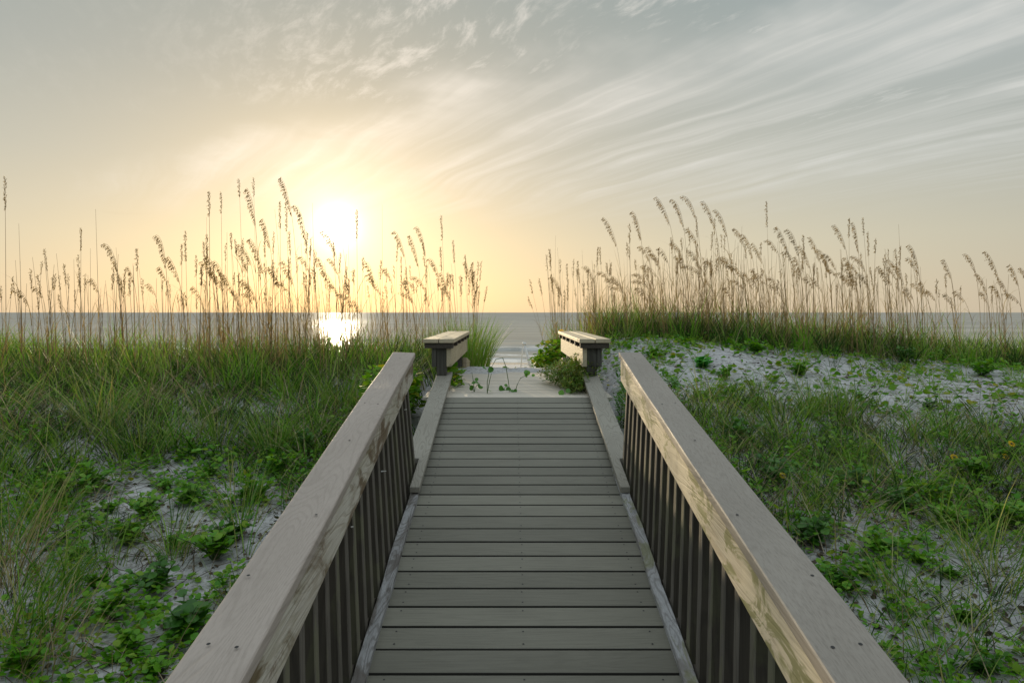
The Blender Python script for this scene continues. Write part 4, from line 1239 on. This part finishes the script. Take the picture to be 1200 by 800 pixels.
MASS_STEM, MASS_HEAD = [], []
def sea_oat(base, tip, kind, label, group, side=-1, mass=False):
    g = random
    bend = {'plume': g.uniform(.55, .9), 'spike': g.uniform(.0, .2), 'bare': g.uniform(0, .15)}[kind]
    base, tip = Vector(base), Vector(tip)
    H = tip.z - base.z
    pts = stalk_curve(base, tip, bend, 12)
    rel = [p - base for p in pts]
    bm = bmesh.new()
    r0 = g.uniform(.0032, .0048)
    tube(bm, rel, [r0 * (1 - .68 * i / 12) for i in range(13)], 4)
    # two or three long narrow leaves leave the stem
    for q in range(g.randint(2, 5)):
        i = g.randint(1, 6); p = rel[i]; a = g.uniform(0, 6.28); L = g.uniform(.22, .6); w = g.uniform(.0018, .0042)
        prev = None; th = g.uniform(.15, .5); cur = p.copy(); N = 5
        sd = Vector((-math.sin(a), math.cos(a), 0))
        for j in range(N + 1):
            ww = w * (1 - (j / N) ** 1.5) + .0004
            e = (bm.verts.new(cur - sd * ww), bm.verts.new(cur + sd * ww))
            if prev: bm.faces.new((prev[0], prev[1], e[1], e[0]))
            prev = e
            cur = cur + Vector((math.cos(a) * math.sin(th), math.sin(a) * math.sin(th), math.cos(th))) * L / N
            th += g.uniform(.15, .45)
    if mass:
        bm.verts.index_update()
        MASS_STEM.append((np.array([tuple(v.co + base) for v in bm.verts]), np.array([[v.index for v in f.verts] for f in bm.faces])))
        bm.free()
    else:
        me = bpy.data.meshes.new('sea_oat')
        bm.to_mesh(me); bm.free()
        me.polygons.foreach_set('use_smooth', np.ones(len(me.polygons), bool))
        o = link('sea_oat', me, M['stalk'], loc=base)
        tag(o, label, 'sea oat', group)
    if kind == 'bare': return
    # seed head: spikelets along the last stretch
    cum = [0]
    for a, b in zip(rel, rel[1:]): cum.append(cum[-1] + (b - a).length)
    HL = (g.uniform(.30, .44) if kind == 'plume' else g.uniform(.20, .34)) * min(1.15, max(.6, H / 1.7))
    def along(s):
        s = max(0, min(cum[-1] - 1e-5, s))
        for i in range(12):
            if s <= cum[i + 1]:
                t = (s - cum[i]) / max(1e-6, cum[i + 1] - cum[i]); return rel[i].lerp(rel[i + 1], t), (rel[i + 1] - rel[i]).normalized()
        return rel[-1], (rel[-1] - rel[-2]).normalized()
    Vv, Ff = [], []
    def spikelet(p, d, L, w):
        d = d.normalized()
        n1 = Vector((g.gauss(0, 1), g.gauss(0, 1), g.gauss(0, .4)))
        s = d.cross(n1)
        if s.length < 1e-4: return
        s.normalize()
        b0 = len(Vv)
        Vv.extend([p, p + d * L * .42 + s * w, p + d * L, p + d * L * .42 - s * w])
        Ff.append((b0, b0 + 1, b0 + 2, b0 + 3))
        if g.random() < .7:
            s2 = d.cross(s).normalized() * .7
            b0 = len(Vv)
            Vv.extend([p, p + d * L * .42 + s2 * w, p + d * L, p + d * L * .42 - s2 * w])
            Ff.append((b0, b0 + 1, b0 + 2, b0 + 3))
    N = int(HL / (.016 if mass else (.0125 if kind == 'plume' else .0085)))
    if mass: HL *= .8
    for k in range(N):
        f = k / N
        p, dr = along(cum[-1] - HL * (1 - f))
        env = math.sin(math.pi * min(1, .12 + .88 * (1 - f) ** .8)) ** .7
        if kind == 'plume':
            reach = .085 * env * g.uniform(.6, 1.2)
            out = Vector((side * g.uniform(.5, 1.0), g.uniform(-.45, .45), g.uniform(-.15, .35)))
            e1 = p + out.normalized() * reach * .6 + dr * reach * .35
            m = 2 + int(env * 2.2)
            for j in range(m):
                q = p.lerp(e1, (j + .7) / m) + Vector((0, 0, -.012 * j))
                spikelet(q, Vector((side * .35 + g.uniform(-.25, .25), g.uniform(-.3, .3), -.85)) + dr * .15, g.uniform(.024, .040), g.uniform(.0034, .0058))
        else:
            for j in range(2):
                a = g.uniform(0, 6.28)
                out = Vector((math.cos(a), math.sin(a), 0)) * .35 + dr
                q = p + Vector((math.cos(a), math.sin(a), 0)) * .007 * env * g.uniform(.2, 1.6)
                spikelet(q, out if g.random() < .8 else out * .4 + Vector((side * .4, 0, -.6)), g.uniform(.022, .036), g.uniform(.0024, .0044))
    if mass:
        MASS_HEAD.append((np.array([tuple(v + base) for v in Vv]), np.array(Ff)))
    elif Vv:
        hm = np_mesh('seed_head', np.array([tuple(v) for v in Vv]), np.array(Ff))
        link('seed_head', hm, M['head'], o)

ZONES = [(0, 40, 'at the left margin'), (40, 150, 'in the loose stand near the left margin'), (150, 235, 'midway between left margin and sun'),
         (235, 372, 'in the tall stand left of the sun'), (372, 445, 'in front of the sun glare'),
         (445, 585, 'in the stand above the left bench'), (585, 665, 'beside the sea gap, left of right bench'),
         (665, 760, 'above the right bench'), (760, 850, 'in the tallest stand on the right'),
         (850, 945, 'on the crown of the right dune'), (945, 1075, 'where the right dune starts to fall'),
         (1075, 1210, 'in the open group near right margin')]
KIND_TXT = {'plume': 'sea oat with nodding feathery plume', 'spike': 'sea oat with narrow upright seed spike', 'bare': 'thin bare stalk without a seed head'}
def zone(px):
    for a, b, t in ZONES:
        if px < b: return t
    return ZONES[-1][2]
UNIQ = {(329, 207): 'big golden nodding plume, tallest just left of the sun', (6, 208): 'tall spike rising alone at the left margin',
        (741, 247): 'broad drooping plume leaning far left above the right bench', (769, 230): 'tallest arching plume on the right dune, leaning left',
        (898, 237): 'tall straight spike standing clear on the crown of the right dune', (517, 253): 'tallest straight seed spike above the left bench',
        (183, 275): 'heavy drooping plume midway between left margin and sun', (418, 247): 'dark leaning spike just right of the sun',
        (707, 254): 'short plume hooked left, first tall one right of the gap', (949, 277): 'long plume bent almost level on the right dune',
        (1106, 303): 'level drooping plume, first of the open group near the right margin', (112, 245): 'longest bare stalk near the left margin',
        (1053, 263): 'long bare stalk slanting right where the right dune falls', (526, 320): 'small plume hooked right above the left bench',
        (651, 276): 'tallest bare stalk at the left end of the right stand', (297, 209): 'tall spike left of the big golden plume', (1065, 286): 'large curved plume, last of the dense right stand',
        (824, 235): 'tall plume with side tassels, right of the tallest group'}
S_, P_, B_ = 'spike', 'plume', 'bare'
TIPS = [(6,208,S_),(112,245,B_),(22,262,B_),(52,292,S_),(95,268,S_),(122,285,P_),(136,290,B_),(183,275,P_),(160,292,S_),(217,272,S_),(213,287,S_),(75,310,S_),(36,316,S_),(150,312,P_),(197,300,P_),(230,300,S_),
 (245,224,S_),(259,226,S_),(280,210,S_),(297,209,S_),(289,220,P_),(329,207,P_),(328,237,S_),(335,240,S_),(339,272,S_),(345,240,P_),(322,245,B_),(360,273,S_),(366,238,B_),(418,247,S_),(293,279,P_),(278,290,P_),
 (310,270,S_),(243,290,S_),(251,305,P_),(379,270,P_),(391,284,S_),(399,297,S_),(408,283,B_),(273,340,P_),(401,285,B_),(426,302,S_),(368,308,S_),(397,344,P_),
 (462,270,P_),(488,265,P_),(480,275,P_),(517,253,S_),(516,290,S_),(531,282,S_),(545,299,S_),(554,317,S_),(559,327,S_),(550,327,S_),(571,336,S_),(526,320,P_),(476,331,P_),(466,285,S_),(470,301,S_),(476,314,S_),(503,302,P_),(496,285,S_),(448,240,B_),
 (621,328,S_),(632,327,S_),(619,348,S_),(644,292,S_),(651,276,B_),
 (707,254,P_),(738,263,S_),(741,247,P_),(769,230,P_),(787,233,P_),(800,229,P_),(824,235,P_),(838,245,P_),(860,267,P_),(869,274,P_),(882,284,P_),(898,237,S_),(703,290,S_),(716,308,S_),(735,285,S_),(750,288,P_),(816,254,S_),
 (763,297,P_),(772,290,P_),(792,299,P_),(857,328,P_),(910,265,P_),(922,268,P_),(949,277,P_),(978,263,P_),(995,256,S_),(999,260,P_),(1011,256,S_),(1017,272,S_),(1026,280,S_),(1053,263,B_),(1055,289,S_),(1065,286,P_),(1031,311,P_),
 (1106,303,P_),(1131,297,P_),(1155,294,P_),(1183,309,P_),(1195,313,P_),(1108,321,S_),(1098,328,S_),(937,287,P_),(958,292,P_),(966,297,P_)]
def place_oat(px, py, kind, d=None, lab=None, mass=False):
    right = px > 585
    d = d or (random.uniform(9.4, 11.2) if right else random.uniform(7.6, 9.8))
    if 445 < px < 585: d = random.uniform(9.6, 10.8)
    tip = at(px, py, d)
    sway = {'plume': random.uniform(.14, .34), 'spike': random.uniform(-.06, .12), 'bare': random.uniform(-.12, .2)}[kind]
    sd = -1
    if not right and kind == 'plume': sway *= .9
    if (px, py) in ((526, 320),): sway = -.15; sd = 1
    bx = tip.x + sway
    if abs(bx - xc(d)) < .62 and d < 13: bx = xc(d) + (.62 if bx > xc(d) else -.62) * 1.0
    by = d + random.uniform(-.1, .1)
    base = (bx, by, float(ground(bx, by)) - .02)
    z = zone(px)
    label = lab or UNIQ.get((px, py)) or f'{KIND_TXT[kind]} {z}'
    sea_oat(base, tip, kind, label, f'sea oats {z}', sd, mass)
random.seed(21)
for px, py, k in TIPS: place_oat(px, py, k)
def fill(n, x0, x1, ylo, yhi, pk=(.35, .45, .2), mass=False):
    for _ in range(n):
        px = random.uniform(x0, x1)
        py = random.triangular(ylo, yhi, yhi - .35 * (yhi - ylo))
        k = random.choices((P_, S_, B_), pk)[0]
        place_oat(px, py, k, mass=mass)
fill(12, 0, 240, 290, 352, (.15, .5, .35))
fill(22, 235, 372, 250, 345, (.15, .55, .3))
fill(10, 372, 450, 290, 350, (.1, .5, .4))
fill(16, 450, 575, 290, 352, (.2, .5, .3))
fill(4, 625, 665, 300, 352, (.0, .6, .4))
fill(20, 680, 760, 280, 345, (.3, .45, .25))
fill(10, 642, 700, 285, 345, (.05, .5, .45))
fill(30, 760, 850, 255, 340, (.35, .4, .25))
fill(30, 850, 960, 265, 340, (.35, .4, .25))
fill(26, 960, 1080, 280, 345, (.35, .4, .25))
fill(9, 1085, 1200, 310, 352, (.25, .5, .25))
# more of them than anyone would count, thinner and lower in the thick of the stands
for a in ((60, 0, 240, 290, 356, (.15, .45, .4)), (60, 235, 372, 265, 350, (.15, .5, .35)), (28, 372, 450, 290, 354, (.1, .5, .4)), (30, 450, 572, 300, 354, (.2, .45, .35)),
          (26, 640, 700, 290, 350, (.02, .35, .63)), (40, 680, 765, 285, 350, (.1, .35, .55)), (65, 760, 850, 255, 345, (.12, .3, .58)), (65, 850, 960, 262, 345, (.12, .3, .58)), (55, 960, 1085, 280, 348, (.12, .3, .58)), (16, 1085, 1200, 315, 354, (.3, .4, .3))):
    fill(*a, mass=True)
V, Fq = join_arr(MASS_STEM); V2, F2 = join_arr(MASS_HEAD)
me = np_mesh('massed_sea_oats', np.concatenate([V, V2]), np.concatenate([Fq, F2 + len(V)]), mat_index=np.r_[np.zeros(len(Fq)), np.ones(len(F2))])
tag(link('massed_sea_oats', me, [M['stalk'], M['head']]), 'the many thinner sea oats massed among the taller ones on both dunes', 'sea oats', kind='stuff')
# the mass of thin standing stems behind them
def stems(n, x0, x1, d0, d1, h0, h1):
    px = rng.uniform(x0, x1, n); d = rng.uniform(d0, d1, n)
    x = (px - CX) * d / F
    k = np.abs(x - xc(d)) > .75
    x, d = x[k], d[k]; n = len(x)
    P = np.stack([x, d, ground(x, d) - .02], -1)
    return blades_arrays(P, rng.uniform(h0, h1, n), rng.uniform(.0035, .0065, n), rng.uniform(0, 6.28, n), rng.uniform(0, .1, n), rng.uniform(.0, .45, n))
V, Fq = join_arr([stems(260, -80, 450, 7.6, 10.5, .6, 1.25), stems(170, 235, 380, 7.6, 10.0, .6, 1.45), stems(90, 440, 575, 9.2, 10.8, .5, 1.1),
                  stems(90, 636, 700, 9.4, 11.2, .4, 1.0), stems(480, 670, 1010, 9.3, 11.4, .5, 1.35), stems(120, 940, 1100, 9.3, 11.4, .5, 1.0), stems(70, 1080, 1260, 9.3, 11.4, .4, .9)])
o = link('standing_straw', np_mesh('standing_straw', V, Fq), M['stalk'])
tag(o, 'thin straw coloured stems crowding between the sea oats on both dunes', 'dry stems', kind='stuff')
